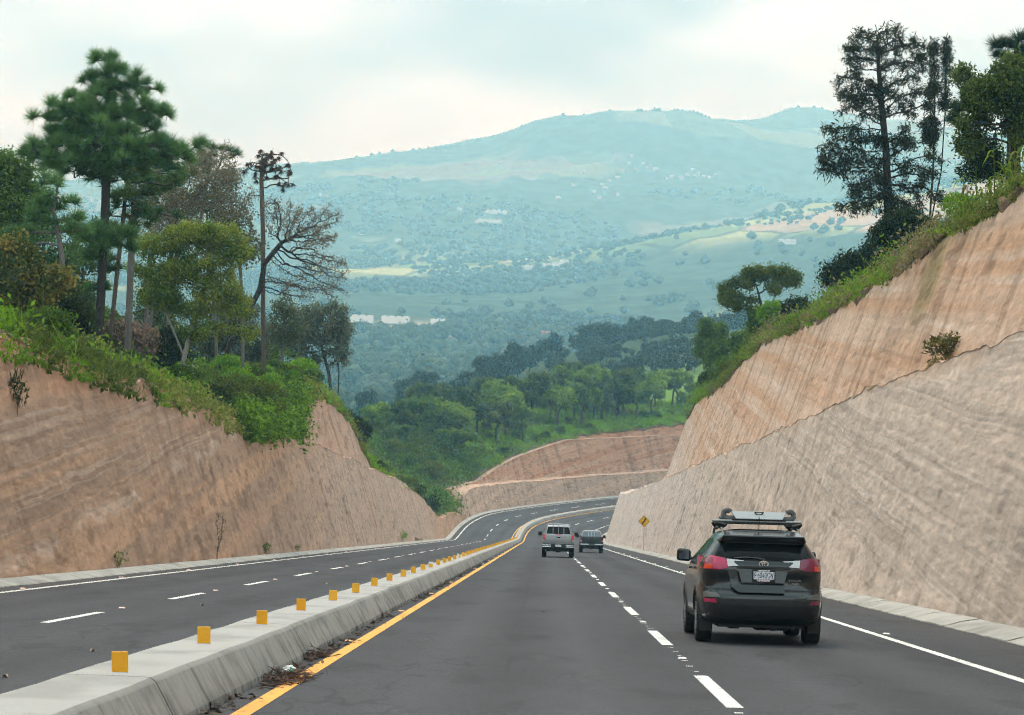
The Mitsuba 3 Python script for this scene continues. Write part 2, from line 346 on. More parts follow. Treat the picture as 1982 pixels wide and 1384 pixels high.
# right
cutr = thing('earth_cut', 'steep layered beige and orange earth cut along the right side of the road', None); labels[cutr]['kind'] = 'structure'
sR = np.concatenate([np.arange(-110, 26, 4.0), near_far(26, 300, 0.28, 0.0035), np.arange(301, 470, 1.5)])
hR = 6.1 + wob(sR, 0.15, 3, 0.5) + wob(sR, 0.8, 4, 0.3)
cR = tab((20,10.8),(63,11.1),(87,11.5),(104,11.9),(125,12.9),(142,13.6),(155,13.4),(180,12.9),(203,13.5),(207.5,12.2),(245,11.0),(300,10.5),(470,9.5))
cRz = cR(sR) + wob(sR, 0.25, 5, 0.5) + wob(sR, 1.1, 6, 0.35)
oR0 = np.full_like(sR, 8.17); oR1 = oR0 + SLOPE*hR; oR2 = oR1 + 0.85 + 0.30*np.maximum(sR-211, 0); oR3 = oR2 + 0.34*(cRz-hR)
m, uv = face(1, sR, oR0, 0*sR+0.08, oR1, hR, 40, 11); put('lower_face', m, 'soil_right', cutr, smooth=True, uv=uv)
m, uv = strip(sR, [oR1-0.03, oR1+0.3, oR2+0.2], [hR-0.01, hR+0.02, hR+0.1]); put('bench', m, 'soil_right', cutr, smooth=True, uv=uv)
m, uv = face(1, sR, oR2, hR-0.05, oR3, cRz, 40, 17, 1.15); put('upper_face', m, 'soil_right', cutr, smooth=True, uv=uv)

# left, up to where the valley opens
cutl = thing('earth_cut', 'tall pinkish brown earth cut along the left side of the road', None); labels[cutl]['kind'] = 'structure'
sL = np.concatenate([np.arange(-110, 36, 4.0), near_far(36, 240, 0.28, 0.0035), np.arange(240.7, 331, 0.7)])
hLf = tab((0,5.9),(110,6.1),(150,6.3),(182,6.05),(222,5.85),(257,4.6),(285,2.8),(316,1.9),(325,1.2),(331,0.25))
cLf = tab((0,5.3),(110,5.3),(113,6.2),(122,7.6),(135,9.0),(150,10.2),(165,11.2),(172,11.2),(186,10.3),(198,6.9),(203,6.2))
hL = np.maximum(hLf(sL) + wob(sL, 0.2, 13, 0.5) + wob(sL, 0.9, 14, 0.3), 0.2)
cL = np.maximum(np.where(sL < 203, cLf(sL), 0) + wob(sL, 0.3, 15, 0.5), hL+0.06)
slL = np.interp(sL, [112, 125, 152], [0.3, 1.0, 0.30])
oL0 = np.full_like(sL, 12.14); oL1 = oL0 + SLOPE*hL; oL2 = oL1 + np.interp(sL, [120, 150], [0.15, 0.9]); oL3 = oL2 + slL*(cL-hL)
m, uv = face(-1, sL, oL0, 0*sL+0.07, oL1, hL, 42, 23, 1.1); put('lower_face', m, 'soil_left', cutl, smooth=True, uv=uv)
m, uv = strip(sL, [-oL2-0.2, -oL1-0.12, -oL1+0.04], [hL+0.08, hL+0.01, hL-0.01]); put('bench', m, 'soil_left', cutl, smooth=True, uv=uv)
m, uv = face(-1, sL, oL2, hL-0.05, oL3, cL, 24, 29); put('upper_face', m, 'soil_left', cutl, smooth=True, uv=uv)

# the outer side of the far bend: three steps
cutf = thing('earth_cut', 'stepped tan earth cut round the outside of the far bend', None); labels[cutf]['kind'] = 'structure'
sF = np.arange(331, S_END, 0.6)
hF = np.interp(sF, [331, 333.5, 340, 520], [0.2, 3.2, 3.75, 3.8]) + wob(sF, 0.2, 33, 0.3) + wob(sF, 0.9, 34, 0.2)
c2f = tab((331,3.9),(350,4.1),(357,4.4),(379,7.6),(402,10.0),(410,10.2),(520,10.3))
c3f = tab((331,0),(398,9.9),(410,10.9),(422,11.3),(445,12.4),(520,12.6))
c2 = np.maximum(c2f(sF)+wob(sF, 0.2, 35, 0.3), hF+0.05); c3z = np.maximum(c3f(sF)+wob(sF, 0.3, 36, 0.5), c2+0.05)
oF0 = np.full_like(sF, 12.14); oF1 = oF0+SLOPE*hF; oF2 = oF1+1.8; oF3 = oF2+SLOPE*(c2-hF); oF4 = oF3+0.7; oF5 = oF4+0.5*(c3z-c2)
m, uv = face(-1, sF, oF0, 0*sF+0.07, oF1, hF, 20, 43, 0.8); put('lower_face', m, 'soil_far', cutf, smooth=True, uv=uv)
m, uv = strip(sF, [-oF2-0.2, -oF1-0.5, -oF1+0.08], [hF+0.2, hF+0.06, hF]); put('bench', m, 'soil_far', cutf, smooth=True, uv=uv)
m, uv = face(-1, sF, oF2, hF, oF3, c2, 24, 47, 0.9); put('middle_face', m, 'soil_far', cutf, smooth=True, uv=uv)
m, uv = strip(sF, [-oF4-0.2, -oF3-0.3, -oF3+0.08], [c2+0.1, c2+0.03, c2]); put('bench', m, 'soil_far', cutf, smooth=True, uv=uv)
m, uv = face(-1, sF, oF4, c2, oF5, c3z, 10, 53, 0.7, voff=1.0); put('top_face', m, 'soil_far', cutf, smooth=True, uv=uv)

# dark rooted topsoil that breaks off along the crests
scene['root_soil'] = bump(principled(tex(lambda p, n, uv: mix((0.07, 0.048, 0.032), (0.17, 0.10, 0.06), noise(p.x*2, p.y*1.1, p.z*4))), 0.95), soil_bump, 0.02)
def root_band(side, s, o, z, slope, parent, seed):
    h = 0.10+1.1*np.clip(meshkit.fbm(P1(s*0.35), 4, seed)-0.36, 0, 1)
    oo = [o-slope*h-0.02, o-slope*h*0.55-0.12, o-0.10, o+0.25]; zz = [z-h, z-h*0.55, z+0.03, z+0.06]
    m, uv = strip(s, [side*a for a in oo][::side], zz[::side]); put('topsoil', m, 'root_soil', parent, smooth=True, uv=uv)
root_band(1, sR, oR3, cRz, 0.34, cutr, 81); root_band(-1, sL, oL3, cL, 0.28, cutl, 83); root_band(-1, sF, oF5, c3z, 0.4, cutf, 85)

# natural ground behind the crests, running into the hills
def ground_rise(t, a): return a*t*np.clip(1.25-t/40, 0.3, 1)
def crest(side, s):
    """(offset, height) of the top edge of the cut at s."""
    if side > 0: return np.interp(s, sR, oR3), np.interp(s, sR, cRz)
    f = np.asarray(s) > 331
    return np.where(f, np.interp(s, sF, oF5), np.interp(s, sL, oL3)), np.where(f, np.interp(s, sF, c3z), np.interp(s, sL, cL))
RISE_L = tab((0,.42),(85,.36),(112,.40),(135,.16),(200,.16),(240,.30),(300,.5),(345,.5),(370,.34),(420,.3),(520,.3)); RISE_R = tab((0,.28),(90,.22),(140,.12),(200,.06),(520,.05))
def bank_point(side, s, t):
    """The point of the natural ground t metres behind the crest at s."""
    s, t = np.broadcast_arrays(np.asarray(s, float), np.asarray(t, float))
    o, z = crest(side, s)
    o = o + t
    dz = z + ground_rise(t, (RISE_R if side > 0 else RISE_L)(s))
    P = R(s, side*o, dz)
    w = np.clip((t-12)/14, 0, 1); w = w*w*(3-2*w)
    n = 0.5*(meshkit.fbm(P*np.array([0.25, 0.25, 0]), 3, 61)-0.5)*np.clip(t/2, 0, 1)
    P[..., 2] = P[..., 2]*(1-w) + land_z(P[..., 0], P[..., 1])*w + n
    return P
tt = np.array([-0.15, 0.25, 0.8, 1.6, 3, 5, 8, 11, 14, 18, 22, 26])
for sd, ss in ((1, np.arange(-110, 470, 2.0)), (-1, np.concatenate([np.arange(-110, 331, 2.0), np.arange(331, S_END, 2.0)]))):
    P = bank_point(sd, ss[:, None], tt[None, :])
    P[:, 0, 2] -= 0.12
    put('bank', grid_mesh(P if sd > 0 else P[:, ::-1]), 'topsoil', label='grown-over ground behind the crest of the %s earth cut' % ('right' if sd > 0 else 'left'), kind='structure', smooth=True)

# the hills' sheet dips out of the way under the road and its banks
so, oo = road_coords(np.stack([XX, YY], -1))
cl_, _ = crest(-1, so); cr_, _ = crest(1, so)
inside = np.clip((oo + cl_ + 23)/5, 0, 1)*np.clip((cr_ + 23 - oo)/5, 0, 1)*(YY < 620)*(so < S_END-1)
ZZ = ZZ*(1-inside) + np.minimum(ZZ, np.interp(so, SS, LZ)-5)*inside
nr = int(np.searchsorted(yy, 3650))
HILLS = np.stack([XX, YY, ZZ], -1)
put('hills', grid_mesh(HILLS[:nr+1, ::-1][:, ::-1]), 'land', label='wooded hills and valley with a patchwork of fields beyond the road', kind='structure', smooth=True)
put('mountain', grid_mesh(HILLS[nr:]), 'land', label='broad hazy mountain across the skyline', kind='structure', smooth=True)
# the plain that carries the land on to the horizon, far below the hills' edge
g = np.linspace(-1, 1, 3)
put('ground', trimesh.Trimesh([[-11500,-1500,-6],[11500,-1500,-6],[11500,11500,-6],[-11500,11500,-6]], [[0,1,2],[0,2,3]], process=False), 'land', label='open ground that the hills stand on', kind='structure')
from scipy.interpolate import RegularGridInterpolator
def hill_point(x, y):
    """Height of the hills' sheet, read from its own grid."""
    x, y = np.asarray(x, float), np.asarray(y, float)
    i = np.clip(np.searchsorted(yy, y)-1, 0, len(yy)-2)
    ty = (y-yy[i])/(yy[i+1]-yy[i])
    def row(i):
        a = (x-0.012*yy[i])/(90+0.42*np.maximum(yy[i], 0))
        f = np.clip((a+1)/2*(len(aa)-1), 0, len(aa)-1.001); k = f.astype(int); t = f-k
        return ZZ[i, k]*(1-t)+ZZ[i, k+1]*t
    return np.stack([x, y, row(i)*(1-ty)+row(i+1)*ty], -1)

# ------------------------------------------------------------------ plants
def unit(v): return v/np.maximum(np.linalg.norm(v, axis=-1, keepdims=True), 1e-9)
def rnd_dirs(n, rng, up=0.0):
    d = rng.standard_normal((n, 3)); d[:, 2] += up
    return unit(d)
def leaf_cards(pos, l, w, rng, droop=0.0, up=0.3, dirs=None):
    """A folded diamond of two triangles for every leaf."""
    n = len(pos)
    d = rnd_dirs(n, rng, -droop) if dirs is None else unit(dirs)
    a = unit(np.cross(d, rnd_dirs(n, rng, 0)))
    nn = np.cross(d, a)
    L = (l*rng.uniform(0.65, 1.3, n))[:, None]; W = (w*rng.uniform(0.7, 1.25, n))[:, None]
    v = np.stack([pos, pos+d*L*0.5+a*W*0.5+nn*W*0.18, pos+d*L, pos+d*L*0.5-a*W*0.5+nn*W*0.18], 1).reshape(-1, 3)
    f = (np.arange(n)*4)[:, None, None] + np.array([[0, 1, 2], [0, 2, 3]])
    return v, f.reshape(-1, 3), 4
def blades(pos, d, l, w, rng):
    """Thin needles or grass blades, one triangle each."""
    n = len(pos)
    a = unit(np.cross(d, rnd_dirs(n, rng)))
    L = np.broadcast_to(l, (n,))[:, None]; W = np.broadcast_to(w, (n,))[:, None]
    v = np.stack([pos-a*W/2, pos+a*W/2, pos+d*L], 1).reshape(-1, 3)
    return v, np.arange(3*n).reshape(-1, 3), 3
def joined(*sets):
    """[(v, f, colours), ...] as one mesh and its vertex colours."""
    vs, fs, cs, o = [], [], [], 0
    for v, f, c in sets:
        vs.append(v); fs.append(f+o); cs.append(c); o += len(v)
    return trimesh.Trimesh(np.vstack(vs), np.vstack(fs), process=False), np.vstack(cs)
def hue(base, tip, pos, rng, per, scale=0.9, spread=0.28, seed=1):
    """Leaf colours between two tones, in patches and from leaf to leaf."""
    k = meshkit.fbm(pos*scale, 3, seed)
    k = np.clip((k-0.5)*2.2+0.5 + spread*rng.standard_normal(len(pos)), 0, 1)[:, None]
    c = np.asarray(base)*(1-k)+np.asarray(tip)*k
    return np.repeat(c*rng.uniform(0.8, 1.2, (len(pos), 1)), per, axis=0)
def grow(attr, trunk, step, kill, rng, iters=90, wander=0.25, lift=0.0):
    """Branches that grow from the trunk's points towards the crown's points (space colonisation): nodes, parents."""
    nodes = [np.asarray(p, float) for p in trunk]; par = [-1]+list(range(len(trunk)-1))
    first = max(1, len(trunk)//3)
    alive = np.asarray(attr, float)
    for _ in range(iters):
        if not len(alive): break
        N = np.array(nodes)
        d, i = cKDTree(N[first:]).query(alive); i = i+first
        keep = d > kill; alive, d, i = alive[keep], d[keep], i[keep]
        if not len(alive): break
        u, inv = np.unique(i, return_inverse=True)
        s = np.zeros((len(u), 3)); np.add.at(s, inv, (alive-N[i])/d[:, None])
        s = unit(unit(s) + wander*rng.standard_normal(s.shape) + [0, 0, lift])
        for k, q in zip(u, N[u]+s*step): nodes.append(q); par.append(int(k))
        if len(nodes) > 9000: break
    return np.array(nodes), np.array(par)
def radii(par, r_tip, r_root, e=2.2):
    n = len(par); a = np.zeros(n); kids = np.zeros(n, int)
    np.add.at(kids, par[1:], 1)
    a[kids == 0] = 1
    for i in range(n-1, 0, -1): a[par[i]] += a[i]
    r = a**(1/e); r = r/r[0]*r_root
    return np.maximum(r, r_tip), kids
def limbs(nodes, par, r, sides=5):
    i = np.arange(1, len(nodes)); p = par[i]
    a, b = nodes[p], nodes[i]; d = unit(b-a)
    x = unit(np.cross(d, np.where(np.abs(d[:, 2:]) < 0.9, [[0, 0, 1.0]], [[1.0, 0, 0]]))); y = np.cross(d, x)
    t = np.arange(sides)*2*np.pi/sides
    ring = np.cos(t)[None, :, None]*x[:, None]+np.sin(t)[None, :, None]*y[:, None]
    ra, rb = np.minimum(r[p], r[i]*1.35), r[i]
    v = np.stack([a[:, None]+ring*ra[:, None, None], b[:, None]+ring*rb[:, None, None]], 1).reshape(-1, 3)
    k = np.arange(sides); q = np.vstack([np.stack([k, (k+1) % sides, (k+1) % sides+sides], 1), np.stack([k, (k+1) % sides+sides, k+sides], 1)])
    f = (np.arange(len(i))*2*sides)[:, None, None]+q
    return trimesh.Trimesh(v, f.reshape(-1, 3), process=False)
def ellipsoids(rows, n, rng, shell=0.55):
    """n points inside the union of ellipsoids (centre, rx, ry, rz), thicker towards their skins."""
    vol = np.array([r[1]*r[2]*r[3] for r in rows])**0.8; pick = rng.choice(len(rows), n, p=vol/vol.sum())
    d = rnd_dirs(n, rng); rad = rng.uniform(shell**2, 1, n)**0.5*rng.uniform(0.75, 1.06, n)
    c = np.array([r[0] for r in rows])[pick]; s = np.array([r[1:4] for r in rows])[pick]
    return c + d*rad[:, None]*s
def px_ell(D, *rows):
    return [(at(x, y, D+dd[0] if dd else D), rx*D/FOC, (rx+ry)*0.5*D/FOC, ry*D/FOC) for x, y, rx, ry, *dd in rows]
def densify(pts, step):
    out = [pts[0]]
    for a, b in zip(pts[:-1], pts[1:]):
        m = max(1, int(np.linalg.norm(b-a)/step)); out += [a+(b-a)*(k+1)/m for k in range(m)]
    return out
BARK = dict(grey=(0.15, 0.135, 0.12), dark=(0.045, 0.04, 0.036), pale=(0.27, 0.255, 0.22), brown=(0.11, 0.085, 0.065))
def leafy(nodes, r, r_max, per, sigma, l, w, base, tip, rng, droop=0.15, cap=60000, seed=1, scale=0.9):
    twig = np.nonzero(r <= r_max)[0]
    n = min(cap, len(twig)*per)
    pos = nodes[rng.choice(twig, n)] + rng.standard_normal((n, 3))*sigma
    v, f, k = leaf_cards(pos, l, w, rng, droop)
    return v, f, hue(base, tip, pos, rng, k, scale=scale, seed=seed)
def trunk_mesh(nodes, par, r, col, rng, sides=6):
    m = limbs(nodes, par, r, sides)
    c = np.asarray(col)*np.clip(0.75+0.5*meshkit.fbm(m.vertices*np.array([3, 3, 1.2]), 3, 4)[:, None], 0.5, 1.5)
    return m, c
def root_down(pts, deep=0.5): return [pts[0]-np.array([0, 0, deep])]+list(pts)
def broadleaf(name, label, D, trunk, crowns, n_attr, n_leaf, l, w, base, tip, bark='grey', r0=0.16, step=0.35, kill=0.5, sigma=0.22, droop=0.15, seed=0, group=None, catg='tree', extra=None, lift=0.05, shell=0.5):
    rng = np.random.default_rng(1000+seed)
    pts = densify(root_down([at(x, y, D) for x, y in trunk]), step)
    att = ellipsoids(px_ell(D, *crowns), n_attr, rng, shell)
    att = att[att[:, 2] > pts[1][2]+0.2]
    nodes, par = grow(att, pts, step, kill, rng, lift=lift)
    if extra:                                                # further stems from the same foot
        for e in extra:
            q = densify([at(x, y, D+(e[2] if len(e) > 2 else 0)) for x, y in e[0]], step)
            k = len(nodes); nodes = np.vstack([nodes, q]); par = np.concatenate([par, [0], np.arange(k, k+len(q)-1)])
            a2 = ellipsoids(px_ell(D, *e[1]), max(30, n_attr//3), rng, shell)
            n2, p2 = grow(a2, q, step, kill, rng, lift=lift)
            m_ = len(q); o = len(nodes)
            p2 = np.where(np.arange(len(p2)) < m_, 0, np.where(p2 < m_, p2+k, p2-m_+o))[m_:]
            nodes = np.vstack([nodes, n2[m_:]]); par = np.concatenate([par, p2])
    r, kids = radii(par, 0.012, r0)
    key = thing(name, label, catg, group)
    m, c = trunk_mesh(nodes, par, r, BARK[bark], rng)
    put('trunk', m, 'bark', key, color=c, smooth=True)
    thin = max(0.03, float(np.quantile(r, 0.6)))
    tips = np.nonzero(r <= thin)[0]
    if n_leaf:
        per = max(1, int(n_leaf/max(1, len(tips)))+1)
        v, f, cc = leafy(nodes, r, thin, per, sigma, l, w, base, tip, rng, droop, cap=n_leaf, seed=seed)
        put('crown', trimesh.Trimesh(v, f, process=False), 'leaf', key, color=cc)
    return key
def tuft_mesh(cent, axes, n, length, width, rng, base, tip, droop=0.35):
    k = len(cent); c = np.repeat(cent, n, 0); ax = np.repeat(axes, n, 0)
    d = rnd_dirs(k*n, rng); d = unit(d + ax*0.9)
    L = length*rng.uniform(0.7, 1.15, k*n)*np.repeat(rng.uniform(0.8, 1.2, k), n)
    d[:, 2] -= droop*rng.uniform(0, 1, k*n); d = unit(d)
    v, f, p = blades(c + d*0.04, d, L, width, rng)
    return v, f, hue(base, tip, c, rng, p, scale=1.2, spread=0.22)
def pine(name, label, D, trunk, crowns, n_tuft, needles, base, tip, bark='dark', r0=0.17, length=0.5, seed=0, group=None, lower=None, width=0.032, dead=None):
    rng = np.random.default_rng(2000+seed)
    pts = densify(root_down([at(x, y, D) for x, y in trunk]), 0.4)
    cand = ellipsoids(px_ell(D, *crowns), n_tuft*14, rng, 0.25)
    keep = [cand[0]]
    gap = 0.40*length/0.5
    for c in cand:                                           # tufts keep their distance
        if len(keep) >= n_tuft: break
        if np.min(np.linalg.norm(np.array(keep)-c, axis=1)) > gap: keep.append(c)
    if lower: keep += list(ellipsoids(px_ell(D, *lower), max(6, n_tuft//7), rng, 0.2))
    cent = np.array(keep)
    nodes, par = grow(cent, pts, 0.28, 0.30, rng, wander=0.16, lift=0.10)
    r, kids = radii(par, 0.014, r0, 2.4)
    key = thing(name, label, 'tree', group)
    m, c = trunk_mesh(nodes, par, r, BARK[bark], rng)
    put('trunk', m, 'bark', key, color=c, smooth=True)
    d, i = cKDTree(nodes).query(cent)
    ax = unit(nodes[i]-nodes[np.maximum(par[i], 0)] + np.array([0, 0, 0.5]))
    v, f, cc = tuft_mesh(nodes[i], ax, needles, length, width, rng, base, tip)
    put('crown', trimesh.Trimesh(v, f, process=False), 'leaf', key, color=cc)
    return key

G_PINE = ((0.075, 0.165, 0.06), (0.19, 0.34, 0.11))
G_DARK = ((0.020, 0.034, 0.016), (0.058, 0.085, 0.034))
G_OLIVE = ((0.10, 0.18, 0.03), (0.34, 0.38, 0.075))
G_MID = ((0.050, 0.105, 0.022), (0.14, 0.22, 0.045))
G_BRIGHT = ((0.11, 0.25, 0.014), (0.24, 0.42, 0.04))
G_GREY = ((0.075, 0.10, 0.06), (0.21, 0.23, 0.15))
G_RUST = ((0.15, 0.10, 0.055), (0.30, 0.17, 0.10))

# left bank, from the back forwards
broadleaf('slender_tree', 'slender light green tree at the left edge, behind the crooked pine', 104, [(62,640),(58,520),(40,420),(30,340)], [(25,330,45,45),(10,400,50,50),(70,400,40,45),(-20,330,40,50)], 420, 9000, 0.22, 0.10, (0.06,0.12,0.02), (0.17,0.26,0.06), 'grey', 0.12, seed=1)
broadleaf('half_bare_tree', 'half bare brownish tree with sparse leaves behind the yellow green tree', 124, [(282,690),(284,600),(290,500),(330,430),(380,380)], [(420,340,55,55),(360,390,50,45),(450,390,45,40),(300,430,50,45),(400,300,30,25)], 900, 6500, 0.15, 0.08, (0.13,0.125,0.08), (0.31,0.27,0.19), 'grey', 0.13, kill=0.42, step=0.3, seed=2)
pine('pine_tree', 'far pine with thin crown whose top shows right of the tall pine', 128, [(283,690),(300,560),(390,420),(410,290)], [(405,300,40,28),(455,300,22,14),(380,330,40,25)], 26, 110, G_PINE[0], (0.11,0.17,0.05), 'grey', 0.11, seed=3)
pine('pine_tree', 'slim straight pine trunk second from the tall pine on the left bank', 98, [(209,710),(219,600),(232,480),(243,380),(250,330)], [(250,395,60,35),(300,360,50,30),(215,520,35,20)], 30, 150, G_PINE[0], (0.10,0.15,0.05), 'brown', 0.10, seed=4)
pine('pine_tree', 'thick grey pine trunk right of the slim one on the left bank', 101, [(246,725),(249,620),(253,520),(258,420),(262,330)], [(300,420,60,35),(320,350,45,30),(235,450,40,30)], 30, 150, G_PINE[0], (0.10,0.15,0.05), 'grey', 0.155, seed=5)
pine('pine_tree', 'crooked pine with bent bare trunk at the left edge of the photo', 90, [(113,640),(117,560),(121,500),(112,450),(104,410),(112,360)], [(50,450,50,28),(110,410,55,35),(20,470,35,25),(150,440,40,25),(100,360,30,30)], 44, 110, G_PINE[0], G_PINE[1], 'grey', 0.11, seed=6)
pine('pine_tree', 'tallest pine with full tufted crown on the left bank', 94, [(188,700),(194,600),(199,500),(204,400),(206,300),(205,220),(210,150),(210,118)],
     [(205,295,155,62),(185,225,115,55),(225,160,75,42),(208,118,30,24),(325,300,55,42),(85,300,48,38),(60,228,10,8),(300,215,45,45),(390,285,22,12)], 330, 170, G_PINE[0], G_PINE[1], 'dark', 0.19, seed=7, lower=[(180,470,45,55),(240,470,30,30),(195,560,35,12)])
broadleaf('rusty_tree', 'tree with orange and yellow tinted leaves at the left edge of the bank', 84, [(20,640),(22,580),(25,520)], [(25,510,60,45),(60,560,60,40),(-10,560,60,60),(110,540,40,30)], 520, 14000, 0.19, 0.12, (0.07,0.105,0.03), (0.33,0.27,0.08), 'dark', 0.14, seed=8)
broadleaf('dark_shrub', 'dark leafy shrub under the crooked pine on the left bank', 88, [(115,665),(115,630),(112,600)], [(115,605,60,50),(60,600,50,45),(150,640,35,30)], 420, 15000, 0.17, 0.11, *G_DARK, 'dark', 0.09, step=0.25, kill=0.35, seed=9, catg='shrub')
broadleaf('pink_shrub', 'pinkish flowering shrub between the pine trunks', 108, [(235,705),(236,680)], [(235,660,48,32),(275,660,30,28)], 220, 9000, 0.16, 0.11, (0.12,0.10,0.06), (0.34,0.24,0.19), 'grey', 0.06, step=0.22, kill=0.35, seed=10, catg='shrub')
broadleaf('dark_shrub', 'dark rounded shrub between the pine trunks and the forked tree', 114, [(318,735),(318,710)], [(310,690,50,32),(335,665,30,30)], 300, 12000, 0.18, 0.11, *G_DARK, 'dark', 0.08, step=0.25, kill=0.35, seed=11, catg='shrub')
broadleaf('dark_tree', 'dark tangled tree behind the dead topped pole', 152, [(430,735),(440,690),(450,640)], [(450,610,60,50),(410,660,45,40),(480,670,45,40)], 420, 12000, 0.2, 0.12, *G_GREY, 'dark', 0.14, seed=12)
broadleaf('forked_tree', 'yellow green tree with pale forked trunk in the middle of the left bank', 112, [(350,745),(357,690),(372,630),(392,570),(405,520)],
     [(400,455,85,30),(300,478,50,28),(455,490,45,30),(330,530,70,28),(420,560,65,25),(370,600,55,25),(460,600,40,25),(485,645,28,16),(270,520,28,18),(390,640,45,20),(375,520,60,35),(430,505,50,30),(340,470,50,30)], 1700, 44000, 0.135, 0.07, *G_OLIVE, 'pale', 0.14, step=0.26, kill=0.36, sigma=0.15, seed=13, lift=0.0, shell=0.3, extra=[([(357,692),(336,640),(318,600)], [(310,570,45,30)])])
broadleaf('bare_tree', 'bare spreading tree with dark leaning trunk and wiry branches', 138, [(428,712),(447,660),(478,610),(503,560),(512,510),(545,470)],
     [(600,450,60,60),(560,430,55,50),(620,520,60,45),(575,560,60,30),(650,560,30,25),(530,400,35,30),(665,520,22,30),(640,420,30,30)], 1300, 5200, 0.12, 0.08, (0.15,0.12,0.08), (0.27,0.22,0.14), 'dark', 0.17, step=0.22, kill=0.36, seed=14, lift=0.0, sigma=0.12, shell=0.2)
for k, (D, tk, cr, nl, ba, ti, lab) in enumerate([
    (118, [(95,650),(92,560),(85,480)], [(80,450,45,40),(120,500,45,40),(60,520,40,35),(140,450,30,30)], 5200, (0.05,0.11,0.03), (0.15,0.25,0.07), 'airy green tree seen between the crooked pine and the tallest pine'),
    (122, [(165,690),(165,600),(160,520)], [(160,500,40,40),(150,570,45,35),(185,450,30,30)], 4200, (0.04,0.08,0.025), (0.13,0.19,0.06), 'dim green tree close behind the tallest pine trunk'),
    (126, [(325,690),(325,600),(330,500)], [(330,390,55,45),(280,340,45,35),(350,450,40,30),(370,330,30,30)], 5200, (0.07,0.10,0.04), (0.19,0.21,0.09), 'thin leaved olive tree filling the gap right of the tallest pine'),
    (132, [(470,700),(470,600),(462,480)], [(450,420,45,40),(480,480,40,40),(440,350,35,35)], 3000, (0.09,0.095,0.05), (0.22,0.20,0.12), 'sparse brownish tree behind the dead topped pole'),
    (130, [(300,705),(303,620),(300,540)], [(305,560,40,35),(280,610,35,30),(325,620,30,28)], 3200, (0.05,0.085,0.03), (0.15,0.20,0.07), 'dim green sapling among the trunks left of the forked tree'),
    (150, [(545,740),(548,660),(552,600)], [(550,600,30,30),(530,640,30,30),(570,640,26,28)], 3400, (0.06,0.085,0.045), (0.17,0.20,0.11), 'grey green tree between the dead topped pole and the round crowned tree'),
    (128, [(140,690),(138,600),(132,520)], [(130,560,40,40),(165,600,35,30),(100,520,35,30)], 4200, (0.05,0.10,0.03), (0.16,0.25,0.07), 'soft green tree filling the gap left of the tallest pine trunk'),
    (135, [(420,700),(415,600),(405,480)], [(400,390,40,40),(370,450,40,35),(430,440,35,35)], 3600, (0.08,0.10,0.05), (0.22,0.24,0.12), 'pale thin tree behind the crown of the forked tree'),
    (120, [(12,660),(8,500),(5,380)], [(8,310,28,30),(30,380,40,40),(-10,420,40,40),(45,450,40,30)], 5200, (0.06,0.13,0.03), (0.18,0.30,0.07), 'bright leafy tree cut by the left edge of the photo')]):
    broadleaf('airy_tree', lab, D, tk, cr, 420, nl, 0.19, 0.10, ba, ti, 'grey', 0.11, kill=0.42, step=0.3, sigma=0.2, seed=60+k, shell=0.2)
rng_ = np.random.default_rng(77)
def dead_pole():
    D = 141
    pts = densify(root_down([at(x, y, D) for x, y in ((511,735),(509,600),(509,450),(506,350),(508,300))]), 0.4)
    att = ellipsoids(px_ell(D, (520,320,50,34),(495,330,26,30),(550,352,26,18),(512,300,26,16)), 190, rng_, 0.3)
    side = np.array([at(x, y, D+dd) for x, y, dd in ((470,330,1),(560,360,-1),(478,380,0),(545,395,1),(560,340,2))])
    nodes, par = grow(np.vstack([att, side]), pts, 0.3, 0.3, rng_, wander=0.15, lift=0.1)
    r, kids = radii(par, 0.014, 0.15, 2.4)
    key = thing('dead_topped_pine', 'thin bare pole of a dying pine with dark brown clusters at its top', 'tree')
    m, c = trunk_mesh(nodes, par, r, BARK['brown'], rng_); put('trunk', m, 'bark', key, color=c, smooth=True)
    tips = np.nonzero((kids == 0) & (nodes[:, 2] > at(500, 375, D)[2]))[0]
    v, f, cc = tuft_mesh(nodes[tips], np.tile([0, 0, -1.0], (len(tips), 1)), 70, 0.34, 0.032, rng_, (0.05,0.032,0.026), (0.10,0.06,0.045), 0.8)
    put('dead_clusters', trimesh.Trimesh(v, f, process=False), 'leaf', key, color=cc)
dead_pole()
broadleaf('dark_tree', 'dark round crowned tree of several stems at the end of the left bank', 196, [(642,775),(636,720),(622,670)], [(610,625,50,40),(645,610,34,30),(565,660,40,42),(660,680,20,36),(600,690,30,30),(630,655,40,30)], 900, 15000, 0.24, 0.14, *G_GREY, 'dark', 0.17, step=0.4, kill=0.55, seed=15, extra=[([(654,775),(656,720),(650,660)], [(660,640,25,30)]), ([(628,770),(600,700),(580,670)], [(570,640,30,30)])])
broadleaf('dark_shrub', 'dark shrub leaning out past the end of the upper left cut', 205, [(690,880),(692,850)], [(695,840,22,26),(680,815,14,16)], 200, 6000, 0.24, 0.15, *G_DARK, 'dark', 0.09, seed=16, catg='shrub')

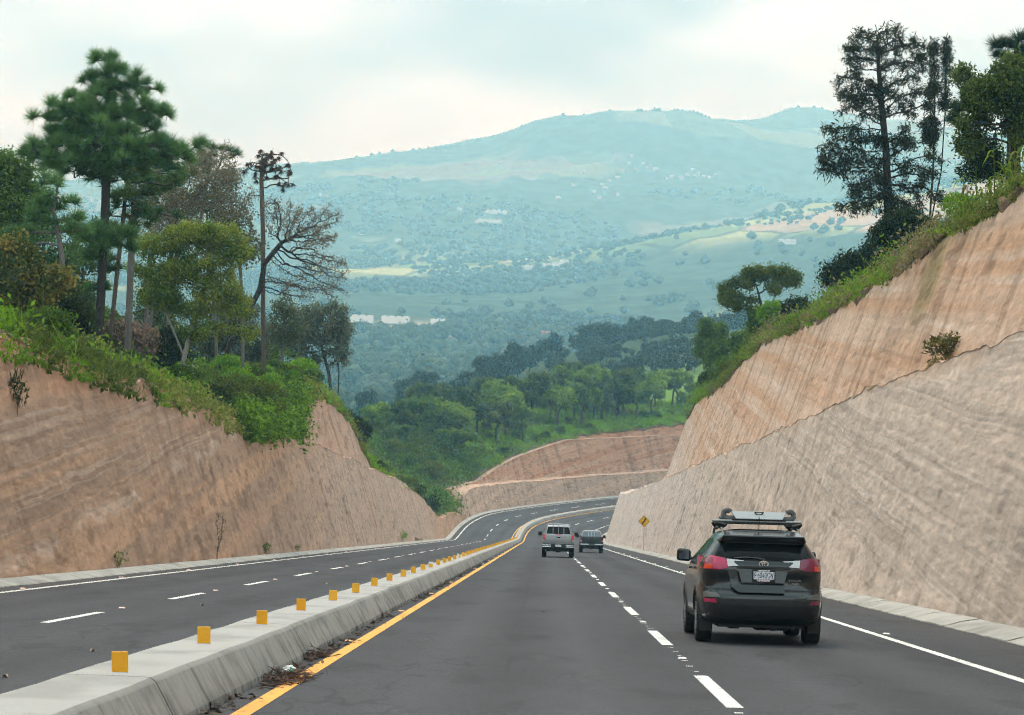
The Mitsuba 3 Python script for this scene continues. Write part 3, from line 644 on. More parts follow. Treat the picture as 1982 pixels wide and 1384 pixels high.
# right bank
R1C = [(1665,110,45,60),(1720,95,45,50),(1765,120,35,60),(1700,190,60,50),(1640,180,32,45),(1770,200,35,50),(1660,270,50,35),(1735,280,50,40),(1620,325,45,28),(1590,310,22,20),(1770,340,55,45),(1690,370,60,35),(1650,400,45,25),(1745,400,60,35),(1800,310,38,20),(1815,390,35,14),(1605,270,14,16),(1583,252,6,12),(1585,335,16,8)]
broadleaf('casuarina_tree', 'tall dark airy tree standing alone on the right crest', 108, [(1722,520),(1720,440),(1718,360),(1714,280),(1706,200),(1700,120),(1698,70)], R1C, 1300, 17500, 0.27, 0.055, (0.020,0.028,0.017), (0.060,0.068,0.034), 'dark', 0.22, step=0.3, kill=0.45, sigma=0.13, droop=0.5, seed=20, lift=0.25, shell=0.2)
broadleaf('spire_tree', 'two thin leafy spires rising right of the tall dark tree', 112, [(1800,420),(1806,330),(1809,230),(1808,110)], [(1809,110,7,42),(1806,190,12,40),(1800,260,20,40)], 170, 5500, 0.24, 0.055, (0.020,0.028,0.017), (0.055,0.062,0.034), 'dark', 0.06, step=0.25, kill=0.3, sigma=0.12, droop=0.3, seed=21, lift=0.5, extra=[([(1822,330),(1829,220),(1832,90)], [(1832,110,6,50),(1829,200,9,30)])])
pine('pine_tree', 'pine whose top rises behind the leafy tree at the right edge', 96, [(1952,380),(1955,280),(1962,180),(1968,90)], [(1968,85,32,20),(1930,100,22,14),(1990,110,30,25),(1850,225,25,28),(1870,180,20,14)], 44, 180, (0.022,0.045,0.026), (0.05,0.085,0.045), 'dark', 0.14, seed=22)
broadleaf('leafy_tree', 'dense olive green tree at the right edge of the photo', 85, [(1966,360),(1967,300),(1962,240),(1950,190)], [(1925,190,70,55),(1975,150,55,50),(1890,240,45,40),(1960,250,60,40),(1860,140,25,18),(2010,200,50,60),(1870,280,30,22)], 1000, 23000, 0.17, 0.085, (0.05,0.085,0.02), (0.15,0.20,0.05), 'dark', 0.17, step=0.3, kill=0.4, sigma=0.16, seed=23, shell=0.3)
broadleaf('thin_tree', 'thin stemmed small tree below the leafy tree at the right edge', 88, [(1918,400),(1916,340),(1914,290)], [(1905,300,35,28),(1935,320,22,20),(1880,330,22,15)], 240, 4200, 0.17, 0.07, *G_DARK, 'dark', 0.055, step=0.25, kill=0.35, seed=24)
broadleaf('dark_shrub', 'dark bushy shrub at the foot of the tall dark tree', 106, [(1752,490),(1752,465)], [(1755,440,45,30),(1725,455,35,28),(1790,450,30,24)], 320, 15000, 0.18, 0.10, *G_DARK, 'dark', 0.08, step=0.25, kill=0.35, seed=25, catg='shrub')
broadleaf('dark_shrub', 'large dark shrub hanging over the right crest below the tall tree', 120, [(1680,560),(1675,540)], [(1660,525,55,32),(1615,540,30,22),(1700,500,35,35),(1640,550,40,18)], 420, 17000, 0.2, 0.11, *G_DARK, 'dark', 0.1, step=0.27, kill=0.38, seed=26, catg='shrub')
broadleaf('flat_topped_tree', 'small flat topped tree leaning left on the right crest', 161, [(1478,612),(1472,585),(1466,560)], [(1412,575,28,16),(1400,555,14,10),(1470,528,40,15),(1530,535,26,20),(1440,545,30,14),(1500,555,26,14),(1425,592,18,10)], 620, 13000, 0.2, 0.10, (0.06,0.10,0.02), (0.19,0.23,0.055), 'dark', 0.10, step=0.27, kill=0.36, sigma=0.16, seed=27, shell=0.2, lift=0.0, extra=[([(1480,612),(1500,575),(1520,550)], [(1530,540,24,18)]), ([(1474,612),(1440,588),(1415,578)], [(1412,575,24,14)])])
for k, (x, y, rx, ry, D, tone, lab) in enumerate([
    (1482, 622, 34, 26, 160, G_MID, 'mid green bush under the flat topped tree'),
    (1496, 607, 22, 15, 156, G_BRIGHT, 'bright green bush glowing beside the flat topped tree'),
    (1450, 668, 30, 34, 186, G_MID, 'mid green bush on the falling end of the right crest'),
    (1405, 690, 42, 36, 205, G_MID, 'wide olive bush low on the falling end of the right crest'),
    (1378, 738, 22, 20, 205, G_DARK, 'lowest dark bush at the far end of the right crest'),
    (1415, 735, 26, 22, 200, G_MID, 'small bush above the bare far corner of the right cut'),
    (1545, 600, 26, 16, 142, G_DARK, 'dark bush among the flowers right of the flat topped tree'),
    (1375, 655, 32, 40, 230, G_MID, 'tall bush standing behind the far end of the right crest')]):
    broadleaf('bush', lab, D, [(x, y+ry+8), (x, y+ry*0.4)], [(x, y, rx, ry), (x-rx*0.5, y+ry*0.35, rx*0.6, ry*0.6), (x+rx*0.5, y-ry*0.1, rx*0.55, ry*0.6)], 260, 9000, 0.0013*D, 0.0007*D, *tone, 'dark', 0.08, step=0.3, kill=0.42, seed=40+k, catg='bush')

# ------------------------------------------------------------------ undergrowth of the banks
rv = np.random.default_rng(99)
def cover(side, s0, s1, t0, t1, n_clump, per, l, w, tones, rng, lift=0.45, spread=0.45, blade=0.4, drape=0.0, pw=1.0, seed=5, thick=1.0, shift=lambda s: 0):
    """Leaf clumps and grass blades over the ground behind a crest; drape lets some hang down the face."""
    s = rng.uniform(s0, s1, n_clump); t = t0 + (t1-t0)*rng.uniform(0, 1, n_clump)**pw
    P = bank_point(side, s, np.maximum(t, 0))
    back = np.minimum(t, 0)
    o, z = crest(side, s)
    P = np.where((t < 0)[:, None], R(s, side*(o + back*0.3), z + back*1.0), P)
    dens = meshkit.fbm(P*np.array([0.35, 0.18, 0.0])+seed, 3, seed)
    size = np.clip(0.35+1.6*(dens-0.3), 0.25, 1.5)*thick
    c = np.repeat(P, per, 0); sz = np.repeat(size, per)[:, None]
    off = rng.standard_normal((len(c), 3))*np.array([spread, spread, spread*0.6])*sz
    off[:, 2] = np.abs(off[:, 2])*1.2 + lift*sz[:, 0]*rng.uniform(0, 1, len(c))
    hang = np.repeat(t < 0, per)
    off[hang, 2] *= 0.25
    pos = c+off
    tone = meshkit.fbm(P*np.array([0.16, 0.09, 0])+40, 3, seed+2)
    ti = np.clip(((tone-0.5)*3.2+0.5+shift(s))*len(tones), 0, len(tones)-1e-6).astype(int)
    base = np.array([a for a, b in tones])[ti]; tip = np.array([b for a, b in tones])[ti]
    k = rng.uniform(0, 1, (len(pos), 1))
    col = (np.repeat(base, per, 0)*(1-k)+np.repeat(tip, per, 0)*k)*rng.uniform(0.8, 1.2, (len(pos), 1))
    nb = rng.uniform(0, 1, len(pos)) < blade
    dd = rnd_dirs(len(pos), rng, 0.0); dd[:, 2] = np.abs(dd[:, 2])*1.3+0.35; dd = unit(dd)
    dl = rnd_dirs(len(pos), rng, 0.2)
    dl[hang, 2] = -np.abs(dl[hang, 2])
    v1, f1, k1 = leaf_cards(pos[~nb], l, w, rng, dirs=dl[~nb])
    v2, f2, k2 = blades(c[nb]+off[nb]*np.array([1, 1, 0.3]), dd[nb], rng.uniform(1.2, 3.2, nb.sum())*l, l*0.18, rng)
    return joined((v1, f1, np.repeat(col[~nb], k1, 0)), (v2, f2, np.repeat(col[nb]*1.1, k2, 0)))
T_L = [((0.05,0.085,0.018), (0.15,0.19,0.045)), ((0.075,0.17,0.016), (0.20,0.34,0.04)), ((0.10,0.24,0.012), (0.26,0.44,0.035)), ((0.13,0.18,0.035), (0.32,0.34,0.09))]
m, c = cover(-1, 38, 331, -0.7, 5.0, 3600, 40, 0.21, 0.12, T_L, rv, pw=1.5, thick=0.8, shift=lambda s: np.interp(s, [60, 100, 118], [-0.32, -0.2, 0.1]))
put('bank_plants', m, 'leaf', color=c, label='grass, weeds and creepers along the crest of the left earth cut', kind='stuff')
rq = np.random.default_rng(14)
sq_ = rq.uniform(104, 158, 1000); tq = rq.uniform(0, 1, 1000); keepq = tq > np.clip((sq_-132)/24, 0, 1); sq_, tq = sq_[keepq], tq[keepq]
Pq = R(sq_, -(np.interp(sq_, sL, oL2)*(1-tq)+np.interp(sq_, sL, oL3)*tq), np.interp(sq_, sL, hL)*(1-tq)+np.interp(sq_, sL, cL)*tq+0.1)
cq = np.repeat(Pq, 46, 0)+rq.standard_normal((len(Pq)*46, 3))*np.array([0.45, 0.6, 0.4])
v, f, k = leaf_cards(cq, 0.24, 0.14, rq, dirs=rnd_dirs(len(cq), rq, 0.1)+np.array([0.35, -0.1, 0.1]))
put('climbing_plants', trimesh.Trimesh(v, f, process=False), 'leaf', color=hue((0.05, 0.11, 0.016), (0.22, 0.38, 0.04), cq, rq, k, scale=0.9, spread=0.3), label='bright green climbers that hide the near half of the upper left step', kind='stuff')
m, c = cover(-1, 36, 331, 4.0, 24, 1500, 34, 0.30, 0.17, T_L[:2], rv, thick=1.1, blade=0.25)
put('forest_floor_plants', m, 'leaf', color=c, label='low plants on the ground under the trees of the left bank', kind='stuff')
m, c = cover(1, 28, 207, -0.45, 4.0, 2300, 40, 0.18, 0.09, [((0.075,0.12,0.02),(0.21,0.25,0.06)), ((0.10,0.21,0.016),(0.27,0.40,0.05)), ((0.14,0.135,0.055),(0.34,0.29,0.16)), ((0.09,0.19,0.016),(0.22,0.36,0.04))], rv, pw=1.4, thick=1.1, blade=0.45, seed=8)
put('bank_plants', m, 'leaf', color=c, label='grass, weeds and dry stalks along the crest of the right earth cut', kind='stuff')
m, c = cover(-1, 300, 372, -0.2, 22, 2000, 34, 0.36, 0.22, [((0.06,0.13,0.02),(0.16,0.27,0.05)), ((0.09,0.20,0.016),(0.21,0.37,0.045)), ((0.05,0.09,0.022),(0.13,0.18,0.045))], rv, thick=1.6, blade=0.1, lift=0.8, spread=0.7, seed=12)
put('slope_plants', m, 'leaf', color=c, label='green undergrowth on the slope between the left cut and the far bend', kind='stuff')
m, c = cover(-1, 366, 500, -0.2, 24, 2400, 30, 0.38, 0.18, [((0.13,0.28,0.018),(0.32,0.53,0.05)), ((0.15,0.34,0.014),(0.35,0.60,0.045)), ((0.09,0.17,0.022),(0.22,0.32,0.05))], rv, thick=1.2, blade=0.45, spread=0.7, seed=14)
m2, c2_ = cover(-1, 396, 500, -0.1, 5, 900, 34, 0.34, 0.16, [((0.13,0.30,0.014),(0.30,0.54,0.045)), ((0.11,0.22,0.02),(0.25,0.40,0.05))], rv, thick=1.2, blade=0.5, spread=0.6, seed=15)
m, c = joined((m.vertices, m.faces, c), (m2.vertices, m2.faces, c2_))
put('meadow_grass', m, 'leaf', color=c, label='bright grass under the trees above the far bend', kind='stuff')

def shrub_mesh(rng, n, l, w, base, tip, flat=0.8, lobes=5, seed=0, spread=0.2):
    """A leafy shrub or crown of unit size standing on z = 0."""
    c = rnd_dirs(lobes, rng)*0.34; c[:, 2] = np.abs(c[:, 2])*flat+0.36
    r = rng.uniform(0.26, 0.42, lobes)
    k = rng.integers(0, lobes, n); d = rnd_dirs(n, rng, 0.35)
    pos = c[k]+d*(r[k]*rng.uniform(0.55, 1.08, n)**0.7)[:, None]*np.array([1, 1, 0.85])
    pos[:, 2] = np.maximum(pos[:, 2], 0.02)
    v, f, p = leaf_cards(pos, l, w, rng, 0.1, dirs=rnd_dirs(n, rng, 0.1)+d*0.6)
    return trimesh.Trimesh(v, f, process=False), hue(base, tip, pos, rng, p, scale=3.5, spread=spread, seed=seed)
def shapes_of(name, parts):
    """A shapegroup of (part, mesh, bsdf, colours)."""
    scene[name] = {'type': 'shapegroup', **{p: mikit.ply(m, b, color=c, smooth=sm) for p, m, b, c, sm in parts}}
def stand(name, group_id, P, size, rz, label, catg, group, sy=None, kind=None):
    key = numbered(name)
    scene[key] = {'type': 'instance', 'to_world': T().translate(np.asarray(P).tolist()).rotate([0, 0, 1], float(rz)).scale([float(size), float(sy or size), float(size)] if not isinstance(size, (list, tuple)) else list(size)), 'shapegroup': {'type': 'ref', 'id': group_id}}
    tag(key, label, catg, group, kind)
    return key
# single shrubs on the crests
tones = [G_DARK, G_MID, G_BRIGHT, ((0.06,0.10,0.02),(0.16,0.19,0.05))]
for i, tn in enumerate(tones):
    for j in range(2):
        rg = np.random.default_rng(300+10*i+j)
        m, c = shrub_mesh(rg, 1500, 0.085, 0.05, *tn, lobes=7, seed=i)
        st = limbs(np.array([[0, 0, -0.2], [0.02, 0, 0.2], [0.2, 0.1, 0.55], [-0.2, 0.05, 0.5], [0.0, -0.2, 0.6]]), np.array([-1, 0, 1, 1, 1]), np.array([0.03, 0.025, 0.012, 0.012, 0.012]))
        shapes_of(f'shrub_kind_{i}_{j}', [('stems', st, 'bark', np.tile(BARK['brown'], (len(st.vertices), 1)), True), ('foliage', m, 'leaf', c, False)])
rs = np.random.default_rng(5)
def shrubs(side, rows, label, group):
    for s, t, size, i in rows:
        P = bank_point(side, s, t); P[2] -= 0.1
        stand('shrub', f'shrub_kind_{i}_{rs.integers(0, 2)}', P, size*rs.uniform(0.85, 1.15), rs.uniform(0, 360), label, 'shrub', group)
def spread_rows(s0, s1, n, t0, t1, z0, z1, kinds):
    return [(rs.uniform(s0, s1), rs.uniform(t0, t1), rs.uniform(z0, z1), int(rs.choice(kinds))) for _ in range(n)]
shrubs(-1, spread_rows(46, 150, 26, 0.2, 3.5, 0.9, 1.7, [0, 1, 1, 3]), 'low green shrub in the weeds along the left crest', 'shrubs along the left crest')
shrubs(-1, spread_rows(113, 165, 34, -0.3, 3.0, 1.2, 2.2, [1, 2, 2, 3]), 'bright green shrub over the upper step of the left cut', 'shrubs over the upper left step')
shrubs(-1, spread_rows(60, 200, 26, 5, 16, 1.8, 3.4, [0, 0, 1]), 'dark undergrowth shrub among the trunks of the left bank', 'shrubs under the left trees')
shrubs(-1, spread_rows(205, 322, 34, 0.3, 7, 1.3, 2.8, [0, 1, 1, 3]), 'green shrub on the slope past the end of the left cut', 'shrubs past the end of the left cut')
shrubs(-1, spread_rows(318, 372, 34, 0.8, 20, 1.6, 3.4, [0, 1, 1, 1, 3]), 'green shrub on the slope left of the far bend', 'shrubs left of the far bend')
shrubs(-1, spread_rows(375, 470, 44, 0.2, 6, 0.9, 2.2, [0, 1, 1, 2, 3]), 'shrub in the grass above the stepped far cut', 'shrubs above the far cut')
shrubs(1, spread_rows(52, 205, 34, 0.1, 2.6, 0.6, 1.6, [1, 2, 2, 3]), 'small green shrub along the right crest', 'shrubs along the right crest')
shrubs(1, spread_rows(170, 205, 18, 0.3, 6.0, 1.4, 2.8, [0, 1, 1]), 'green shrub on the falling end of the right crest', 'shrubs at the end of the right crest')

# ------------------------------------------------------------------ trees above the far bend
def tree_kind(name, seed, base, tip, height=1.0, crown=(0.62, 0.36), lobes=9, n_leaf=2600, flat=True, l=0.055, w=0.034, bark='brown', trunks=1):
    """A tree of unit height: forked trunk, limbs and a layered, gappy crown."""
    rng = np.random.default_rng(seed)
    rows = []
    for k in range(lobes):
        a = rng.uniform(0, 2*math.pi); q = rng.uniform(0.1, 1)**0.6*crown[1]*0.72
        z = crown[0] + (1-crown[0])*rng.uniform(0.05, 0.85)*(1-0.5*(q/crown[1])**2)
        rows.append((np.array([q*math.cos(a), q*math.sin(a), z]), rng.uniform(0.10, 0.19)*(crown[1]/0.36), rng.uniform(0.10, 0.19)*(crown[1]/0.36), rng.uniform(0.05, 0.10) if flat else rng.uniform(0.10, 0.16)))
    lean = rng.uniform(-0.06, 0.06, 2)
    pts = [np.array([lean[0]*t, lean[1]*t, t]) for t in np.linspace(-0.06, crown[0]*0.72, 8)]
    nodes, par = grow(ellipsoids(rows, 240, rng, 0.3), pts, 0.045, 0.06, rng, lift=0.05)
    r, _ = radii(par, 0.0035, 0.022)
    m, c = trunk_mesh(nodes, par, r, BARK[bark], rng, 5)
    v, f, cc = leafy(nodes, r, max(0.006, float(np.quantile(r, 0.55))), max(1, n_leaf//max(1, len(nodes)//2)), 0.028, l, w, base, tip, rng, 0.1, cap=n_leaf, seed=seed, scale=6)
    shapes_of(name, [('trunk', m, 'bark', c, True), ('crown', trimesh.Trimesh(v, f, process=False), 'leaf', cc, False)])
BEND = [((0.06, 0.125, 0.03), (0.18, 0.28, 0.07)), ((0.04, 0.075, 0.028), (0.12, 0.175, 0.055)), ((0.11, 0.20, 0.03), (0.28, 0.40, 0.075)), ((0.06, 0.10, 0.042), (0.17, 0.22, 0.09))]
for i, tn in enumerate(BEND):
    for j in range(2): tree_kind(f'bend_tree_kind_{i}_{j}', 500+10*i+j, *tn, crown=(0.40+0.1*j, 0.40+0.05*(i % 2)), lobes=12, n_leaf=4600, bark='dark' if i % 2 else 'brown')
tree_kind('yellow_tree_kind', 560, (0.10,0.13,0.02), (0.24,0.26,0.05), crown=(0.55, 0.26), n_leaf=3000, bark='pale')
rt = np.random.default_rng(21)
def far_tree(name, P, h, kind, label, group=None):
    P = np.array(P); P[2] -= 0.15
    return stand(name, kind, P, [h*rt.uniform(0.9, 1.15), h*rt.uniform(0.9, 1.15), h], rt.uniform(0, 360), label, 'tree', group)
spots = []
while len(spots) < 84:
    s, t = rt.uniform(338, 462), rt.uniform(3.0, 25)
    if s < 352 and t < 9: continue
    if all((s-a)**2+((t-b)*1.0)**2 > 9 for a, b in spots): spots.append((s, t))
for s, t in spots:
    P = bank_point(-1, s, t)
    i = int(rt.integers(0, 4)); look = ('mid green', 'dark green', 'light green', 'grey green')[i]
    where = 'at the low left end of the grove' if s < 372 else 'in the middle of the grove' if s < 415 else 'at the right end of the grove'
    far_tree('roadside_tree', P, rt.uniform(6.5, 10.0)*(0.8 if s < 365 else 1), f'bend_tree_kind_{i}_{rt.integers(0, 2)}', f'{look} tree {where} above the far bend', f'{look} trees {where}')
far_tree('roadside_tree', bank_point(-1, 422, 12), 6.6, 'yellow_tree_kind', 'small yellow green tree standing alone in the grove above the far bend')
# the wooded ridge behind
def scatter_px(rows, n, jitter, rng):
    """n places on the hills near the given photograph points (x, y, D)."""
    a = np.array(rows, float); out = []
    for _ in range(n):
        k = rng.integers(0, len(a)-1); f = rng.uniform()
        x, y, D = a[k]*(1-f)+a[k+1]*f
        p = at(x, y, D); p = p + np.array([rng.normal(0, jitter), rng.normal(0, jitter*1.6), 0])
        out.append(hill_point(p[0], p[1]))
    return out
RIDGE = [((0.020,0.030,0.020), (0.050,0.062,0.036)), ((0.024,0.036,0.026), (0.058,0.07,0.045))]
for i, tn in enumerate(RIDGE):
    for j in range(2): tree_kind(f'ridge_tree_kind_{i}_{j}', 600+10*i+j, *tn, crown=(0.34, 0.40), lobes=11, n_leaf=2400, flat=False, l=0.085, w=0.055, bark='dark')
for P in scatter_px([(760,862,600),(850,800,680),(930,757,740),(1000,712,800),(1090,695,850),(1180,684,880),(1260,672,900),(1350,664,900),(1420,660,900)], 64, 9, rt):
    where = 'low left end' if P[1] < 700 else 'middle' if P[1] < 840 else 'right hand top'
    far_tree('ridge_tree', P, rt.uniform(8, 13), f'ridge_tree_kind_{rt.integers(0, 2)}_{rt.integers(0, 2)}', f'dark tree at the {where} of the wooded ridge behind the far bend', f'trees at the {where} of the ridge')
GREY = ((0.038,0.052,0.036), (0.085,0.10,0.065))
for j in range(2): tree_kind(f'slope_tree_kind_{j}', 640+j, *GREY, crown=(0.36, 0.34), lobes=9, n_leaf=1500, flat=False, l=0.09, w=0.05, bark='dark')
for P in scatter_px([(1080,775,560),(1200,752,600),(1330,735,610),(1400,725,640),(1350,705,680),(1220,712,700),(1120,725,720),(1180,690,800),(1300,680,820),(1400,675,820)], 150, 10, rt):
    far_tree('slope_tree', P, rt.uniform(4.0, 6.5), f'slope_tree_kind_{rt.integers(0, 2)}', 'small grey green tree in the plantation on the slope behind the far bend', 'plantation trees behind the far bend')

scene['foliage_mass'] = principled(VC, 0.9, specular=0.1)
# ------------------------------------------------------------------ far woods and field trees
def canopy(rng, n, base, tip, seed):
    """A far tree of unit size: lumpy solid crown with loose leaf sprays round it."""
    vs, fs, o = [], [], 0
    for q in range(4):
        b = trimesh.creation.icosphere(1 if n > 40 and q < 3 else 0, 1.0); a = 2*math.pi*q/3+rng.uniform(-.5, .5)
        r = rng.uniform(0.24, 0.34)
        c = np.array([0, 0, 0.62]) if q == 0 else np.array([math.cos(a)*0.24, math.sin(a)*0.24, rng.uniform(0.34, 0.58)])
        v = b.vertices*(0.72+0.55*meshkit.fbm(b.vertices*1.9+7*q+seed, 3, seed))[:, None]*r*np.array([1.1, 1.1, 0.9])+c
        v[:, 2] = np.maximum(v[:, 2], 0.02); vs.append(v); fs.append(b.faces+o); o += len(v)
    V, F = np.vstack(vs), np.vstack(fs)
    pick = rng.integers(0, len(V), n)
    lv, lf, p = leaf_cards(V[pick]+rng.normal(0, 0.02, (n, 3)), 0.17, 0.13, rng, 0.0)
    k = np.clip((meshkit.fbm(np.vstack([V, lv])*3.5, 3, seed)-0.5)*2.2+0.5, 0, 1)[:, None]
    m = trimesh.Trimesh(np.vstack([V, lv]), np.vstack([F, lf+len(V)]), process=False)
    return m, np.asarray(base)*(1-k)+np.asarray(tip)*k
KINDS = [canopy(np.random.default_rng(700+i), 50, *tn, i) for i, tn in enumerate([((0.020,0.034,0.020),(0.052,0.074,0.036)), ((0.026,0.044,0.024),(0.062,0.09,0.042)), ((0.034,0.05,0.034),(0.08,0.10,0.062))])]
FEW = [canopy(np.random.default_rng(720+i), 34, *tn, i) for i, tn in enumerate([((0.020,0.034,0.020),(0.045,0.065,0.034)), ((0.026,0.042,0.024),(0.056,0.08,0.04))])]
def wood(P, size, kinds, rng):
    """Many crowns as one mesh."""
    vs, fs, cs, o = [], [], [], 0
    which = rng.integers(0, len(kinds), len(P))
    for k, (m, c) in enumerate(kinds):
        I = np.nonzero(which == k)[0]
        if not len(I): continue
        a = rng.uniform(0, 2*np.pi, len(I)); h = size[I]*rng.uniform(0.8, 1.25, len(I)); wd = size[I]*rng.uniform(0.85, 1.2, len(I))
        x, y, z = m.vertices.T
        V = np.stack([(x[None]*np.cos(a)[:, None]-y[None]*np.sin(a)[:, None])*wd[:, None], (x[None]*np.sin(a)[:, None]+y[None]*np.cos(a)[:, None])*wd[:, None], z[None]*h[:, None]], -1)+P[I][:, None]
        vs.append(V.reshape(-1, 3)); fs.append((np.arange(len(I))[:, None, None]*len(x)+m.faces[None]).reshape(-1, 3)+o); o += len(I)*len(x)
        cs.append((c[None]*rng.uniform(0.75, 1.25, (len(I), 1, 1))*np.array([1, 1, 1])).reshape(-1, 3))
    return trimesh.Trimesh(np.vstack(vs), np.vstack(fs), process=False), np.vstack(cs)
def plant_area(y0, y1, n, rng, mask=None, half=0.245):
    y = rng.uniform(y0, y1, n); x = y*(0.01+rng.uniform(-half, half, n))
    P = hill_point(x, y)
    return P if mask is None else P[mask(P)]
rw = np.random.default_rng(31)
n2 = lambda P, f, sd: meshkit.fbm(P*np.array([f, f*0.7, 0]), 4, sd)
P = plant_area(930, 2020, 4200, rw); P = P[(n2(P, 0.006, 3) > 0.30)]
m, c = wood(P, rw.uniform(8, 14, len(P)), KINDS, rw)
put('valley_forest', m, 'foliage_mass', color=c, smooth=True, label='blue hazed forest filling the valley behind the ridge', kind='stuff')
P = plant_area(2000, 3700, 9000, rw, lambda P: (n2(P, 0.0040, 8) + 0.10*np.clip((P[:, 1]-2950)/500, -0.9, 1) > 0.555))
m, c = wood(P, rw.uniform(5, 12, len(P)), FEW, rw)
put('hillside_wood', m, 'foliage_mass', color=c, smooth=True, label='hazy woods and hedges between the fields of the middle hills', kind='stuff')
P = plant_area(3700, 5200, 3800, rw, lambda P: n2(P, 0.0022, 12) > 0.50)
m, c = wood(P, rw.uniform(9, 17, len(P)), FEW, rw)
put('mountain_wood', m, 'foliage_mass', color=c, smooth=True, label='very hazy forest on the slopes of the mountain', kind='stuff')
m_, c_ = canopy(np.random.default_rng(750), 90, (0.026,0.042,0.024), (0.06,0.085,0.04), 3)
tr = limbs(np.array([[0, 0, -0.1], [0.01, 0, 0.4]]), np.array([-1, 0]), np.array([0.035, 0.03]))
shapes_of('field_tree_kind', [('trunk', tr, 'bark', np.tile(BARK['dark'], (len(tr.vertices), 1)), True), ('crown', m_, 'foliage_mass', c_, True)])
P = plant_area(2020, 3300, 190, rw, half=0.2)
for p in P: stand('field_tree', 'field_tree_kind', p, rw.uniform(7, 14), rw.uniform(0, 360), 'small hazy tree standing in the pale fields below the mountain', 'tree', 'scattered trees in the far fields')
for x, y in [(x, np.interp(x, [560,640,750,900,1000,1080,1180,1270,1330,1400,1460], [318,312,292,272,246,226,220,219,223,234,240])) for x in (690,720,735,760,800,812,830,845,852,860,866,872,878,885,905,930,955,1010,1090,1130,1180,1228,1235,1240,1245,1251,1256,1262,1268,1275,1298,1305,1312,1320,1327,1335,1342,1350,1357,1365,1372,1380,1390,1400,1408)] + [(1520,212),(1545,207),(1575,210),(1590,212),(1620,220)]:
    p = at(x, y, 6190 if x < 1470 else 6980); q = hill_point(p[0], p[1])
    stand('skyline_tree', 'field_tree_kind', q-[0, 0, 2], rw.uniform(5, 13), rw.uniform(0, 360), 'tiny tree against the sky on the mountain ridge', 'tree', 'trees along the mountain skyline')

# ------------------------------------------------------------------ far houses and greenhouses
def house(name, P, w, d, h, rz, roofcol, wallcol, label, catg='house', group=None, pitch=0.3, windows=0):
    key = thing(name, label, catg, group)
    M4 = T().translate(list(map(float, P))).rotate([0, 0, 1], rz)
    wall = trimesh.creation.box((w, d, h+2)); wall.apply_translation([0, 0, h/2-1])
    a, b = w/2+0.3, d/2+0.3
    rf = trimesh.Trimesh([[-a,-b,h],[a,-b,h],[a,b,h],[-a,b,h],[-a,0,h+pitch*d],[a,0,h+pitch*d]], [[0,1,5],[0,5,4],[2,3,4],[2,4,5],[0,4,3],[1,2,5],[0,3,2],[0,2,1]], process=False)
    put('wall', wall, 'tinted', key, color=np.array(wallcol), to_world=M4); put('roof', rf, 'tinted', key, color=np.array(roofcol), to_world=M4)
    for k in range(windows):
        wn = trimesh.creation.box((w*0.5/windows, 0.12, h*0.4)); wn.apply_translation([(-0.5+(k+0.5)/windows)*w, -d/2-0.03, h*0.55])
        put('window', wn, 'tinted', key, color=np.array((0.03, 0.035, 0.04)), to_world=M4)
rh = np.random.default_rng(8)
def ground_px(x, y, D0, D1):
    """Where the view through the photograph's point meets the hills."""
    for D in np.arange(D0, D1, 15.0):
        p = at(x, y, D); q = hill_point(p[0], p[1])
        if q[2] >= p[2]: return q
    return hill_point(*at(x, y, D1)[:2])
WHITE, TILE, ZINC = (0.78, 0.78, 0.76), (0.30, 0.11, 0.07), (0.62, 0.64, 0.66)
VIL = [(1165,360),(1180,352),(1172,366),(1195,345),(1205,335),(1230,330),(1252,328),(1290,348),(1300,345),(1318,346),(1330,340),(1340,330),(1345,342),(1352,338),(1362,345),(1372,346),(1384,341),(1218,322),(1222,305),(1245,318),(1268,330),(1130,335),(1195,378),(1150,375),(1110,362),(1080,385),(1160,385),(970,320),(1025,316),(630,383),(620,380),(700,455),(770,470),(890,408)]
for x, y in VIL:
    q = ground_px(x, y, 3900, 6300)
    house('village_house', q, rh.uniform(6, 11), rh.uniform(5, 8), rh.uniform(2.5, 4), rh.uniform(-30, 30), ((0.5, 0.51, 0.5), (0.36, 0.37, 0.38), (0.34, 0.2, 0.15))[rh.integers(0, 3)], (0.55, 0.54, 0.5), 'tiny pale house of the village scattered on the mountain slope', 'house', 'village houses on the mountain slope')
def greenhouse(x, y, D0, D1, w, d, rz, label, group=None, bays=4):
    """A plastic-roofed greenhouse of arched bays side by side."""
    q = ground_px(x, y, D0, D1); key = thing('greenhouse', label, 'greenhouse', group)
    M4 = T().translate([float(q[0]), float(q[1]), float(q[2])+1.5]).rotate([0, 0, 1], rz)
    bw = w/bays; t = np.linspace(0, math.pi, 9)
    for k in range(bays):
        x0 = -w/2+bw*(k+0.5)
        prof = np.stack([x0-np.cos(t)*bw*0.48, np.sin(t)*bw*0.18+3.2], 1)
        V = np.vstack([np.c_[prof[:, 0], np.full(9, -d/2), prof[:, 1]], np.c_[prof[:, 0], np.full(9, d/2), prof[:, 1]]])
        i = np.arange(8); F = np.vstack([np.stack([i, i+1, i+10], 1), np.stack([i, i+10, i+9], 1)])
        V = np.vstack([V, [[x0, -d/2, 3.2]]]); F = np.vstack([F, np.stack([i, i+1, i*0+18], 1)])
        put('roof', trimesh.Trimesh(V, F, process=False), 'tinted', key, color=np.array((0.80, 0.81, 0.80)), to_world=M4)
    b = trimesh.creation.box((w*0.985, d*0.985, 6)); b.apply_translation([0, 0, 0.2])
    put('wall', b, 'tinted', key, color=np.array((0.72, 0.73, 0.72)), to_world=M4)
greenhouse(943, 434, 3600, 6200, 46, 60, 12, 'white greenhouse block, lower of the pair at the middle of the mountain', bays=5)
